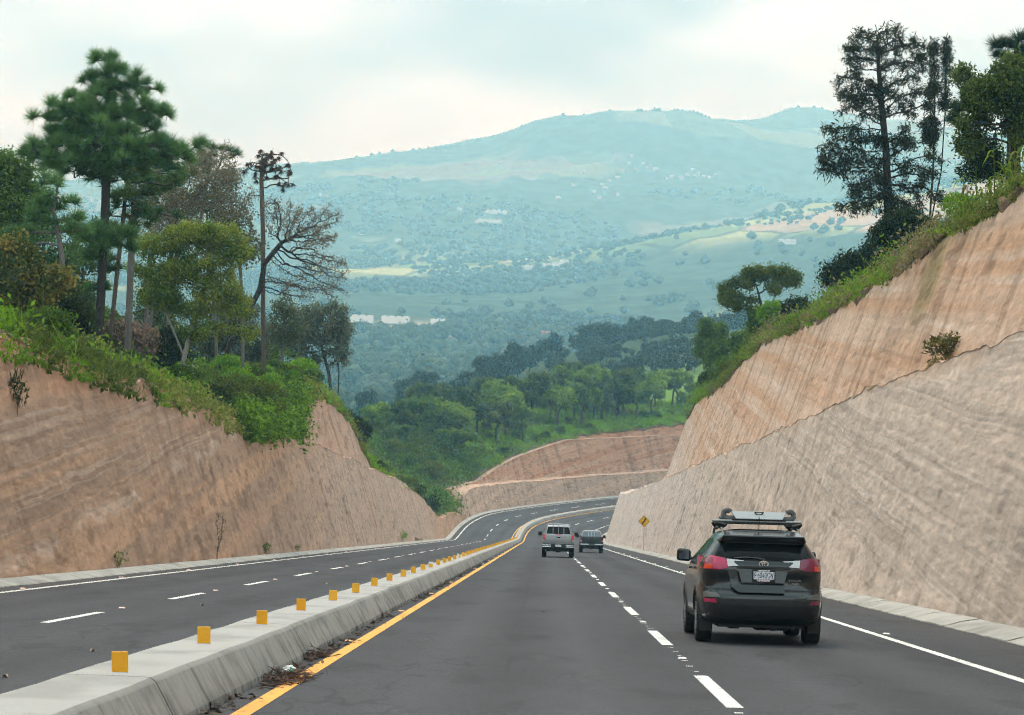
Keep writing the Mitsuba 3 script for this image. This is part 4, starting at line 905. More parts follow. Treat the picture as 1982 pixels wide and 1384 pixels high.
greenhouse(960, 416, 3600, 6200, 44, 24, 4, 'narrow white greenhouse, upper of the pair at the middle of the mountain', bays=4)
greenhouse(1524, 473, 2700, 3900, 24, 16, -8, 'small white greenhouse on the right hand hill', bays=3)
greenhouse(1020, 523, 2900, 3700, 14, 22, 20, 'white greenhouse at the left end of a row in the middle fields', bays=2)
for x, y in ((1040, 522), (1058, 520), (1076, 517), (1092, 514)):
    greenhouse(x, y, 2900, 3700, 13, 7, 6, 'low white tunnel in the row of greenhouses in the middle fields', 'tunnels in the middle fields', bays=2)
greenhouse(700, 626, 1700, 2300, 20, 26, 8, 'white greenhouse half hidden by the left trees at the edge of the valley', bays=3)
greenhouse(765, 628, 1700, 2300, 26, 24, 4, 'broad white greenhouse in the middle of the valley edge', bays=4)
greenhouse(852, 633, 1700, 2300, 16, 18, -5, 'white greenhouse standing apart at the right of the valley edge', bays=3)
q = ground_px(1056, 664, 1100, 2100)
house('red_roofed_house', q, 9, 8, 6.5, 8, (0.28, 0.06, 0.05), (0.55, 0.42, 0.40), 'pinkish house with red roof beside the ridge trees', 'house', None, windows=3)
q = ground_px(993, 660, 1100, 2100)
house('small_house', q, 5, 4, 3, -5, ZINC, WHITE, 'tiny white roofed hut in the valley forest', 'house', None)

# ------------------------------------------------------------------ median barrier, delineators, studs, sign
def matte(name, col, rough=0.6, **k): scene[name] = principled(col, rough, **k)
matte('orange_sheet', tex(lambda p, n, uv: mix((0.92, 0.40, 0.010), (0.95, 0.50, 0.02), noise(p.x*3, p.y*0.23, 1))*(0.92+0.08*noise(p.x*60, p.y*60, p.z*60))), 0.35)
matte('white_sheet', (0.80, 0.80, 0.78), 0.45)
matte('stud_white', (0.82, 0.80, 0.77), 0.4); matte('stud_pink', (0.75, 0.50, 0.47), 0.4); matte('stud_orange', (0.85, 0.42, 0.18), 0.4)
matte('galvanised', (0.42, 0.43, 0.43), 0.5, metallic=0.3)
bar = thing('concrete_barrier', 'low grey concrete barrier along the median, with orange squares on top', 'barrier')
def barrier_segment(s0, s1):
    n = max(2, int((s1-s0)/(0.45 if s0 < 70 else 1.5))+1)
    s = np.linspace(s0+0.015, s1-0.015, n)
    ju = wob(s, 0.9, 71, 0.025); jz = wob(s, 0.6, 72, 0.022)
    off = [-3.80, -3.77, -3.645+ju, -3.60+ju, -3.26, -2.94+ju, -2.895+ju, -2.735, -2.72]
    dz = [0.0, 0.06, 0.345+jz, 0.38+jz, 0.387+jz, 0.38+jz, 0.345+jz, 0.07, 0.0]
    m, uv = strip(s, off, dz)
    k = len(off); a = m.vertices
    ends = []
    for base, flip in ((0, False), ((n-1)*k, True)):
        f = [[base, base+i, base+i+1] for i in range(1, k-1)]
        ends += [x[::-1] if flip else x for x in f]
    m = trimesh.Trimesh(a, np.vstack([m.faces, ends]), process=False)
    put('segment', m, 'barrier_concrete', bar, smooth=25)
s = 7.9-9.75*3
while s < S_END-10: barrier_segment(s, s+9.75); s += 9.75
def box(x0, x1, y0, y1, z0, z1):
    b = trimesh.creation.box((x1-x0, y1-y0, z1-z0)); b.apply_translation([(x0+x1)/2, (y0+y1)/2, (z0+z1)/2]); return b
def rbox(x0, x1, y0, y1, z0, z1, r=0.02, seg=6):
    """A box with rounded edges."""
    h = m3.Manifold.sphere(r, seg*2)
    return m3.Manifold.batch_hull([h.translate([x, y, z]) for x in (x0+r, x1-r) for y in (y0+r, y1-r) for z in (z0+r, z1-r)])
def tm(m):
    if isinstance(m, trimesh.Trimesh): return m
    k = m.to_mesh(); return trimesh.Trimesh(np.array(k.vert_properties[:, :3]), np.array(k.tri_verts), process=False)
def frame_at(s, off, dz=0.0, turn=0.0):
    p = R(s, off, dz)
    return T().translate([float(a) for a in p]).rotate([0, 0, 1], -math.degrees(float(np.interp(s, SS, LT)))+turn)
plate_m = rbox(-0.064, 0.064, -0.007, 0.007, 0.0, 0.165, 0.006, 4); plate_m = tm(plate_m)
foot_m = box(-0.055, 0.055, -0.03, 0.035, -0.01, 0.006)
rd = np.random.default_rng(4)
for k in range(84):
    s = 18.06 + 4.55*k
    key = thing('delineator', 'small orange square reflector standing on the concrete barrier', 'delineator', 'orange delineators on the barrier')
    M4 = frame_at(s, -3.26+rd.uniform(-0.02, 0.02), 0.383, rd.uniform(-7, 7)) @ T().rotate([1, 0, 0], rd.uniform(-6, 6)) @ T().rotate([0, 1, 0], rd.uniform(-2, 2))
    if k == 11:
        put('plate', tm(rbox(-0.064, 0.064, -0.007, 0.007, 0.0, 0.10, 0.006, 4)), 'orange_sheet', key, to_world=M4); put('bare_plate', box(-0.064, 0.064, -0.006, 0.006, 0.10, 0.165), 'white_sheet', key, to_world=M4, label='white bare upper half of the plate')
        labels[key].update(label='delineator on the barrier whose upper half has lost its orange sheet'); labels[key].pop('group')
    elif k == 16:
        put('plate', box(-0.01, 0.064, -0.007, 0.007, 0.0, 0.15), 'orange_sheet', key, to_world=M4); put('bare_plate', box(-0.064, -0.01, -0.006, 0.006, 0.0, 0.165), 'white_sheet', key, to_world=M4, label='white bare left side of the plate')
        labels[key].update(label='delineator on the barrier whose left side shows white'); labels[key].pop('group')
    else: put('plate', plate_m, 'orange_sheet', key, to_world=M4)
    put('foot', foot_m, 'galvanised', key, to_world=M4)
    if k == 0: labels[key].update(label='nearest and largest orange square reflector on the barrier, at the lower left'); labels[key].pop('group')
stud_m = tm(m3.Manifold.batch_hull([m3.Manifold.cube([0.11, 0.10, 0.004], True), m3.Manifold.cube([0.085, 0.04, 0.004], True).translate([0, 0, 0.017])]))
def stud(s, off, mat, label, group):
    key = numbered('road_stud'); scene[key] = mikit.ply(stud_m, mat, to_world=frame_at(s, off, 0.004)); tag(key, label, 'road stud', group)
for k in range(24): stud(9.9+11.6*k+8.15, 1.80, 'stud_white', 'white road stud between two lane dashes on the right carriageway', 'white studs between the right lane dashes')
for k in range(24): stud(16.0+11.6*k, 5.78, 'stud_white', 'white road stud just outside the right edge line', 'white studs along the right edge line')
for k in range(22): stud(29.0+11.6*k, -7.30, 'stud_pink', 'pinkish road stud between two lane dashes on the left carriageway', 'pink studs between the left lane dashes')
for k in range(22): stud(38.0+11.6*k, -11.05, 'stud_pink', 'pinkish road stud just outside the left edge line', 'pink studs along the left edge line')
for k in range(20): stud(31.5+11.6*k, -2.58, 'stud_orange', 'orange road stud beside the yellow line at the barrier', 'orange studs along the yellow line')
rf = np.random.default_rng(41)
for k in range(26):                                          # traces of the setting-out paint between the nearest dashes
    g, u = k//6, k % 6
    s = 14.9+11.6*g+0.35+1.1*u+rf.uniform(-0.1, 0.1)
    put('paint_fleck', strip([s, s+0.10], [1.80-rf.uniform(0.02, 0.06), 1.80+rf.uniform(0.02, 0.06)], [0.004, 0.004])[0], 'white_paint', 'road')
# warning sign on a thin post
def extr(poly, depth): return trimesh.creation.extrude_polygon(poly, depth, engine='earcut')
sign = thing('warning_sign', 'yellow diamond sign with a black winding arrow on a thin post by the right cut', 'road sign')
SM = T().translate([8.05, 187.0, 0.0]) @ T().rotate([0, 0, 1], 3)
def upright(m): m.apply_transform([[1, 0, 0, 0], [0, 0, -1, 0], [0, 1, 0, 0], [0, 0, 0, 1]]); return m   # drawn in xy, stands in xz facing -y
dia = Polygon([(-0.48, 0), (0, -0.48), (0.48, 0), (0, 0.48)]).buffer(-0.05).buffer(0.05)
matte('sign_yellow', (0.78, 0.43, 0.012), 0.4); matte('sign_black', (0.012, 0.012, 0.014), 0.5)
bend = LineString([(-0.12, -0.24), (-0.12, -0.13), (-0.02, -0.02), (0.06, 0.06), (0.085, 0.14)]).buffer(0.05, cap_style='flat')
head = Polygon([(-0.02, 0.13), (0.19, 0.13), (0.10, 0.29)])
pl = upright(extr(dia, 0.004)); pl.apply_translation([0, -0.03, 2.47]); put('plate', pl, 'sign_yellow', sign, to_world=SM)
b_ = upright(extr(dia.difference(dia.buffer(-0.022)).intersection(dia.buffer(-0.004)), 0.002)); b_.apply_translation([0, -0.0355, 2.47]); put('border', b_, 'sign_black', sign, to_world=SM)
ar = upright(extr(union_all([bend, head]), 0.003)); ar.apply_translation([0, -0.0355, 2.47]); put('arrow', ar, 'sign_black', sign, to_world=SM, label='black arrow that winds right and then up')
put('post', box(-0.028, 0.028, -0.025, 0.025, -0.1, 2.75), 'galvanised', sign, to_world=SM)

# litter and leaves swept against the barrier
rl = np.random.default_rng(55)
n = 1000
s = 15 + 95*rl.uniform(0, 1, n)**1.4; o = -2.71 + np.abs(rl.normal(0, 0.07, n)) + 0.05*(meshkit.fbm(P1(s*0.8), 3, 4) > 0.55)
keep = meshkit.fbm(P1(s*0.55), 3, 9) > 0.40
s, o = s[keep], o[keep]
pos = R(s, o, 0.006+np.abs(rl.normal(0, 0.014, len(s))))
v, f, k = leaf_cards(pos, 0.10, 0.035, rl, dirs=rnd_dirs(len(pos), rl)*np.array([1, 1, 0.22]))
c = hue((0.030, 0.022, 0.017), (0.12, 0.085, 0.06), pos, rl, k, scale=4)
put('leaf_litter', trimesh.Trimesh(v, f, process=False), 'tinted', color=c, label='dark dry leaves and twigs swept against the foot of the barrier', kind='stuff')
def twig_pile(center, n, sx, sy, hgt, label, name='twig_pile'):
    q = rl.standard_normal((n, 3))*np.array([sx, sy, 0]); p = np.asarray(center)+q
    p[:, 2] = 0.004+np.abs(rl.normal(0, hgt, n))*np.exp(-((q[:, 0]/sx)**2+(q[:, 1]/sy)**2)/3)
    p[:, 0] = np.maximum(p[:, 0], -2.70)
    d = rnd_dirs(n, rl)*np.array([1, 1, 0.28])
    v, f, k = leaf_cards(p, 0.16, 0.014, rl, dirs=d)
    c = hue((0.028, 0.018, 0.014), (0.13, 0.075, 0.055), p, rl, k, scale=5)
    put(name, trimesh.Trimesh(v, f, process=False), 'tinted', color=c, label=label, kind='stuff')
twig_pile((-2.54, 23.4, 0), 620, 0.11, 0.50, 0.035, 'heap of dry brown twigs beside the barrier, spilling onto the yellow line')
twig_pile((-2.64, 27.6, 0), 220, 0.06, 0.40, 0.05, 'smaller heap of dark twigs against the barrier behind the bag')
def crumpled(center, size, col, label, seed, name='plastic_bag'):
    m = trimesh.creation.icosphere(3, 1.0); v = m.vertices
    a = meshkit.fbm(v*2.2+seed, 4, seed)
    v = v*(0.35+1.1*a[:, None])*np.array(size); v[:, 2] = np.maximum(v[:, 2], -size[2]*0.3)
    m = trimesh.Trimesh(v+np.asarray(center), m.faces, process=False)
    g = meshkit.fbm(m.vertices*14, 2, 3)[:, None]
    c = np.where(g > 0.57, np.asarray(col[1]), np.asarray(col[0]))
    put(name, m, 'tinted', color=c, label=label, cat='litter')
crumpled((-2.60, 24.3, 0.045), (0.075, 0.09, 0.05), ((0.75, 0.77, 0.76), (0.10, 0.28, 0.20)), 'crumpled white and green plastic bag on the twigs beside the barrier', 3)
def fallen_leaf(x, y, col, label, name='fallen_leaf', size=0.09):
    size *= 0.6
    r = at(x, y, 1.0)-[0, 0, EYE]; P = np.array([0, 0, EYE])+r*(-EYE/r[2]); P[2] = 0.012
    t = np.linspace(0, 2*np.pi, 12, endpoint=False)
    ring = np.stack([np.cos(t)*size*1.3, np.sin(t)*size*0.8, 0.010+0.012*np.cos(2*t)+0.01*np.sin(3*t)], 1)
    V = np.vstack([ring, [[0, 0, 0.0]], [[0, 0, -0.004]]]); i = np.arange(12)
    F = np.vstack([np.stack([i, (i+1) % 12, i*0+12], 1), np.stack([(i+1) % 12, i, i*0+13], 1)])
    a = rl.uniform(0, 360)
    put(name, trimesh.Trimesh(V, F, process=False), 'tinted', color=np.array(col), label=label, cat='leaf', to_world=T().translate(P.tolist()).rotate([0, 0, 1], a))
fallen_leaf(180, 1262, (0.34, 0.27, 0.2), 'curled pale dry leaf lying in the middle of the left carriageway', size=0.07)
fallen_leaf(9, 1312, (0.35, 0.27, 0.2), 'curled dry leaf on the asphalt at the lower left edge of the photo', size=0.07)
fallen_leaf(392, 1172, (0.30, 0.26, 0.15), 'yellowish leaf on the left carriageway behind the first dash', size=0.07)
fallen_leaf(630, 1130, (0.35, 0.30, 0.22), 'pale leaf on the left carriageway beside the barrier', size=0.09)
fallen_leaf(1052, 1185, (0.05, 0.03, 0.025), 'thin dark twig lying on the left lane of the right carriageway', name='fallen_twig', size=0.06)

# plants that grow on the bare faces and at their feet
def face_point(side, x, y, base, slope, z0=0.0):
    r = at(x, y, 1.0)-[0, 0, EYE]; r = r/r[1]
    D = (base+slope*(EYE-z0))/(side*r[0]-slope*r[2]); return np.array([0, 0, EYE])+r*D
def small_plant(name, P, size, n, tone, label, l=0.22, w=0.08, seed=0, sq=(1, 1, 1), catg='plant'):
    rg = np.random.default_rng(900+seed)
    m, c = shrub_mesh(rg, n, l, w, *tone, lobes=4, seed=seed)
    key = thing(name, label, catg)
    M4 = T().translate(np.asarray(P).tolist()).scale([size*sq[0], size*sq[1], size*sq[2]])
    put('foliage', m, 'leaf', key, color=c, to_world=M4)
    st = limbs(np.array([[0, 0, -0.25], [0, 0, 0.2], [0.2, 0.1, 0.6], [-0.22, 0.0, 0.55]]), np.array([-1, 0, 1, 1]), np.full(4, 0.02))
    put('stems', st, 'bark', key, color=np.array(BARK['brown']), to_world=M4)
DRY = ((0.07, 0.075, 0.025), (0.20, 0.19, 0.07))
small_plant('ledge_weed', face_point(1, 1830, 705, 9.0, 0.28), 1.15, 700, DRY, 'yellowish weed tuft hanging on the ledge across the right cut', 0.16, 0.05, 1, (1.1, 1.5, 0.75))
small_plant('ledge_weed', face_point(1, 1822, 725, 8.6, 0.28), 0.7, 300, DRY, 'small drooping weed just under the tuft on the right ledge', 0.16, 0.05, 2, (1, 1.2, 0.8))
small_plant('ledge_weed', face_point(1, 1815, 668, 9.5, 0.3), 0.35, 120, G_MID, 'tiny sprig above the weed tuft on the right cut', 0.25, 0.08, 3)
small_plant('face_weed', face_point(-1, 34, 795, 12.1, 0.28), 0.75, 260, ((0.03,0.04,0.015),(0.09,0.10,0.03)), 'isolated dark tuft growing out of the left cut near the photo edge', 0.2, 0.07, 4, (0.6, 0.9, 1.3))
small_plant('face_weed', face_point(1, 1860, 508, 11.4, 0.32), 0.8, 240, G_DARK, 'narrow dark plant on the mossy gully of the right cut', 0.22, 0.05, 5, (0.4, 0.5, 1.2))
def foot_weed(x, y, h, tone, label, seed, sq=(0.7, 0.7, 1.0), n=160, side=-1):
    P = face_point(side, x, y, 12.05 if side < 0 else 8.1, 0.28); small_plant('foot_weed', P-[0, 0, 0.05], h, n, tone, label, 0.22, 0.06, seed, sq)
foot_weed(231, 1098, 0.55, G_MID, 'green weed at the foot of the left cut near the photo edge', 6)
foot_weed(514, 1072, 0.6, G_MID, 'green weed at the foot of the left cut left of the dry stalks end', 7)
foot_weed(779, 1047, 1.0, G_BRIGHT, 'green weed at the foot of the left cut near its far end', 8)
foot_weed(806, 1047, 0.9, DRY, 'low yellowish weed at the far end of the left gutter', 9, (1.4, 1.4, 0.5))
foot_weed(575, 1066, 0.4, G_MID, 'smallest green sprig at the foot of the left cut', 12)
rk = np.random.default_rng(6)
P0 = face_point(-1, 420, 1080, 11.95, 0.28)
nodes, par = grow(P0+np.c_[rk.uniform(-0.1, 0.25, 60), rk.uniform(-0.9, 0.9, 60), rk.uniform(0.5, 1.7, 60)], [P0-[0, 0, 0.2], P0, P0+[0, 0, 0.2]], 0.12, 0.12, rk)
key = thing('dry_stalks', 'bare dry dark stalks fanning up at the foot of the left cut', 'plant')
r, _ = radii(par, 0.008, 0.02); put('stems', limbs(nodes, par, r, 4), 'bark', key, color=np.array((0.11, 0.08, 0.06)))
def broad_leaf_plant(P, h, n, l, label, seed):
    rg = np.random.default_rng(seed); P = np.asarray(P)
    key = thing('broad_leaved_plant', label, 'plant')
    st = limbs(np.array([P-[0, 0, 0.3], P+[0, 0, h*0.5], P+[0.02, 0, h]]), np.array([-1, 0, 1]), np.array([0.05, 0.04, 0.03]))
    put('stem', st, 'bark', key, color=np.array(BARK['brown']))
    for k in range(n):
        a = k*2.4; z = h*(0.55+0.45*k/n)
        d = np.array([math.cos(a), math.sin(a), rg.uniform(-0.25, 0.35)]); d /= np.linalg.norm(d); sd = np.array([-math.sin(a), math.cos(a), 0])
        t = np.linspace(0, 1, 7); wv = np.sin(t*np.pi)**0.7*l*0.22
        mid = P+[0, 0, z]+d*(t*l)[:, None]-np.array([0, 0, 1])*(t**2*l*0.3)[:, None]
        V = np.stack([mid-sd*wv[:, None]+[0, 0, 0.05*l], mid, mid+sd*wv[:, None]+[0, 0, 0.05*l]], 1)
        put('leaf', grid_mesh(V), 'leaf', key, color=np.array((0.06, 0.10, 0.02))*rg.uniform(0.7, 1.5), smooth=True)
broad_leaf_plant(face_point(1, 1506, 712, 11.0, 0.32), 1.3, 9, 1.0, 'taller broad leaved plant alone on the bare right face', 11)
broad_leaf_plant(face_point(1, 1484, 722, 11.0, 0.32), 0.7, 7, 0.85, 'lower broad leaved plant left of the taller one on the bare right face', 12)
# dried maize on the right crest
rm = np.random.default_rng(61)
def maize(P, h, col, label, group):
    key = thing('maize_plant', label, 'maize', group); P = np.asarray(P)
    lean = rm.normal(0, 0.12, 2)
    st = np.array([P+[lean[0]*t*h, lean[1]*t*h, t*h] for t in np.linspace(-0.1, 1, 5)])
    m1 = limbs(st, np.array([-1, 0, 1, 2, 3]), np.linspace(0.022, 0.010, 5), 4)
    put('stalk', m1, 'leaf', key, color=np.array(col)*0.8)
    sets = []
    for k in range(9):
        a = rm.uniform(0, 2*math.pi); b = P+np.array([lean[0], lean[1], 1])*h*(0.25+0.08*k); L = rm.uniform(0.4, 0.75)
        t = np.linspace(0, 1, 5); d = np.array([math.cos(a), math.sin(a), 0]); sd = np.array([-d[1], d[0], 0])
        mid = b+d*(t*L*0.75)[:, None]+np.array([0, 0, 1])*(0.55*L*t-1.1*L*t**2)[:, None]
        wv = (np.sin(np.minimum(t+0.12, 1)*np.pi)*0.05)[:, None]
        g = grid_mesh(np.stack([mid-sd*wv, mid+sd*wv], 1)); sets.append((g.vertices, g.faces, np.tile(np.array(col)*rm.uniform(0.7, 1.3), (len(g.vertices), 1))))
    m, c = joined(*sets); put('leaves', m, 'leaf', key, color=c)
for k in range(30):
    P = bank_point(1, rm.uniform(76, 98), rm.uniform(0.8, 4.5)); maize(P, rm.uniform(1.2, 1.9), (0.22, 0.155, 0.11) if rm.uniform() < 0.8 else (0.2, 0.2, 0.07), 'withered brown maize plant on the right crest beside the tall dark tree', 'withered maize on the right crest')
for k in range(16):
    P = bank_point(1, rm.uniform(63, 76), rm.uniform(0.4, 3.0)); maize(P, rm.uniform(1.3, 2.0), (0.14, 0.22, 0.03) if rm.uniform() < 0.75 else (0.26, 0.22, 0.08), 'green maize plant on the right crest near the photo edge', 'green maize on the right crest')
for k in range(9):
    P = bank_point(-1, rm.uniform(112, 132), rm.uniform(0.6, 3.0)); h = rm.uniform(1.4, 2.2)
    key = thing('tall_grass', 'tall pale seeding grass tussock on the left crest under the forked tree', 'grass', 'tall grass tussocks on the left crest')
    n = 150; d = rnd_dirs(n, rm); d[:, 2] = np.abs(d[:, 2])*2+1.1; d = unit(d)
    v, f, kk = blades(P+rm.normal(0, 0.16, (n, 3))*[1, 1, 0.1], d, rm.uniform(0.5, 1.0, n)*h, 0.035, rm)
    put('blades', trimesh.Trimesh(v, f, process=False), 'leaf', key, color=np.repeat(np.array((0.16, 0.23, 0.05))*rm.uniform(0.7, 1.4, (n, 1)), 3, 0))

# ------------------------------------------------------------------ vehicles
scene['black_paint'] = principled((0.030, 0.034, 0.034), 0.13, metallic=0.8, specular=0.5, clearcoat=1.0, clearcoat_gloss=1.0)
scene['silver_paint'] = principled((0.42, 0.44, 0.45), 0.30, metallic=0.65, clearcoat=0.8, clearcoat_gloss=0.9)
scene['dark_green_paint'] = principled((0.030, 0.042, 0.040), 0.28, metallic=0.3, clearcoat=0.9, clearcoat_gloss=0.9)
scene['black_glass'] = principled((0.006, 0.007, 0.008), 0.05, specular=0.14)
scene['cab_glass'] = principled((0.035, 0.05, 0.07), 0.05, specular=0.9)
scene['sky_painted_glass'] = principled((0.20, 0.27, 0.33), 0.08, specular=0.9)  # bluish base colour stands in for bright sky seen through the panes
matte('black_plastic', (0.013, 0.013, 0.013), 0.6); matte('grey_plastic', (0.10, 0.105, 0.105), 0.45)
matte('tyre_rubber', (0.012, 0.012, 0.012), 0.85)
matte('red_lens', (0.42, 0.012, 0.075), 0.12, clearcoat=1.0); matte('dark_red_lens', (0.17, 0.007, 0.04), 0.12, clearcoat=1.0)
matte('orange_lens', (0.75, 0.06, 0.02), 0.12, clearcoat=1.0); matte('lit_red_lens', (0.95, 0.06, 0.12), 0.15, clearcoat=1.0)  # the lit red and pink lenses hold the brake glow as colour
matte('clear_lens', (0.62, 0.63, 0.62), 0.15, clearcoat=1.0); matte('lit_pink_lens', (0.85, 0.16, 0.36), 0.2)
matte('chrome', (0.80, 0.81, 0.82), 0.12, metallic=1.0); matte('alloy', (0.45, 0.46, 0.47), 0.3, metallic=0.9)
matte('plate_white', (0.74, 0.75, 0.77), 0.4); matte('plate_blue', (0.05, 0.07, 0.17), 0.5); matte('plate_pink', (0.66, 0.55, 0.60), 0.4)
matte('silver_panel', (0.40, 0.43, 0.43), 0.35, metallic=0.3)

class Body:
    """A car body lofted through level slices (z, half-width, rear y, front y), each a rounded rectangle in plan."""
    def __init__(self, rows, p=7.0):
        a = np.array(rows, float); self.z, self.w, self.r, self.f = a.T; self.p = p
        from scipy.interpolate import PchipInterpolator
        self.fw, self.fr, self.ff = (PchipInterpolator(self.z, q, extrapolate=True) for q in (self.w, self.r, self.f))
    def wrf(self, z):
        z = np.clip(z, self.z[0], self.z[-1]); return self.fw(z), self.fr(z), self.ff(z)
    def rear(self, x, z):
        w, r, f = self.wrf(z); L = (f-r)/2
        return (r+f)/2 - L*np.maximum(1-np.minimum(np.abs(x)/w, 0.999)**self.p, 0)**(1/self.p)
    def side(self, y, z):
        w, r, f = self.wrf(z); c, L = (r+f)/2, (f-r)/2
        return w*np.maximum(1-np.minimum(np.abs(y-c)/L, 0.999)**self.p, 0)**(1/self.p)
    def mesh(self, n=56, m=96):
        zz = np.unique(np.concatenate([np.linspace(self.z[0], self.z[-1], n), self.z]))
        t = np.linspace(0, 2*np.pi, m, endpoint=False)
        # more points in the corners
        c, s = np.cos(t), np.sin(t); e = 2/self.p
        cx, sy = np.sign(c)*np.abs(c)**e, np.sign(s)*np.abs(s)**e
        w, r, f = self.wrf(zz)
        V = np.stack([w[:, None]*cx, ((r+f)/2)[:, None]+((f-r)/2)[:, None]*sy, np.broadcast_to(zz[:, None], (len(zz), m))], -1)
        k = len(zz); V = np.vstack([V.reshape(-1, 3), [[0, (r[0]+f[0])/2, zz[0]]], [[0, (r[-1]+f[-1])/2, zz[-1]]]])
        i = np.arange(m); F = []
        for a in range(k-1):
            p, q = a*m+i, a*m+(i+1) % m
            F += [np.stack([p, q, q+m], 1), np.stack([p, q+m, p+m], 1)]
        F += [np.stack([(i+1) % m, i, i*0+k*m], 1), np.stack([(k-1)*m+i, (k-1)*m+(i+1) % m, i*0+k*m+1], 1)]
        return trimesh.Trimesh(V, np.vstack(F), process=False)
def patch(poly, place, off=0.012, deep=0.05, size=0.07):
    """A panel with the outline poly, wrapped onto a surface: place(a, b, h) gives the point h out from it."""
    gs = getattr(poly, 'geoms', [poly])
    rings = [np.array(r.coords)[:-1] for g in gs for r in (g.exterior, *g.interiors)]
    m = m3.CrossSection(rings, m3.FillRule.EvenOdd).extrude(off+deep).refine_to_length(size).to_mesh()
    v, f = np.array(m.vert_properties[:, :3], float), np.array(m.tri_verts)
    return trimesh.Trimesh(place(v[:, 0], v[:, 1], v[:, 2]-deep), f, process=False)
def to_m3(m): return m3.Manifold(m3.Mesh(np.asarray(m.vertices, np.float32), np.asarray(m.faces, np.uint32)))
def wheel(parent, x, y, r, w, M4, out):
    """Tyre (a rounded ring) with an alloy rim and five spokes; out = side the rim faces."""
    key = numbered(parent+'__wheel'); labels.setdefault(parent, {})
    a = np.linspace(0, 2*np.pi, 41)
    prof = np.array([(r*0.66, -w/2*0.8), (r*0.80, -w/2), (r*0.94, -w/2*0.96), (r*0.99, -w/2*0.72), (r, -w/2*0.3), (r, w/2*0.3), (r*0.99, w/2*0.72), (r*0.94, w/2*0.96), (r*0.80, w/2), (r*0.66, w/2*0.8)])
    V = np.stack([np.broadcast_to(prof[:, 1][None], (41, 10)), prof[:, 0][None]*np.cos(a)[:, None], prof[:, 0][None]*np.sin(a)[:, None]], -1)+np.array([x, y, r])
    n0 = len([k for k in scene if k.startswith(parent+'__wheel') and k.endswith('tyre')])
    wk = parent+'__wheel'+('' if n0 == 0 else f'_{n0:03d}')
    scene[wk+'__tyre'] = mikit.ply(grid_mesh(V), 'tyre_rubber', smooth=True, to_world=M4)
    rim = trimesh.creation.cylinder(r*0.67, w*0.5, sections=32); rim.apply_transform(trimesh.transformations.rotation_matrix(math.pi/2, [0, 1, 0])); rim.apply_translation([x+out*w*0.10, y, r])
    scene[wk+'__rim'] = mikit.ply(rim, 'black_plastic', smooth=30, to_world=M4)
    sp = []
    for k in range(5):
        b = box(-0.02, 0.02, -0.035, 0.035, 0.0, r*0.66); b.apply_transform(trimesh.transformations.rotation_matrix(2*math.pi*k/5, [1, 0, 0])); b.apply_translation([x+out*(w*0.35+0.012), y, r]); sp.append(b)
    ring = np.array([(r*0.61, -0.01), (r*0.61, 0.02), (r*0.67, 0.02), (r*0.67, -0.01)])
    V = np.stack([np.broadcast_to(ring[:, 1][None]*out, (41, 4)), ring[:, 0][None]*np.cos(a)[:, None], ring[:, 0][None]*np.sin(a)[:, None]], -1)+np.array([x+out*w*0.36, y, r])
    scene[wk+'__spokes'] = mikit.ply(cat(sp+[grid_mesh(V)]), 'alloy', smooth=False, to_world=M4)
def rod(a, b, r, sec=10):
    return trimesh.creation.cylinder(r, segment=[a, b], sections=sec)
def tubes(pts, r, sides=10):
    pts = np.asarray(pts, float); return limbs(pts, np.arange(-1, len(pts)-1), np.full(len(pts), r), sides)

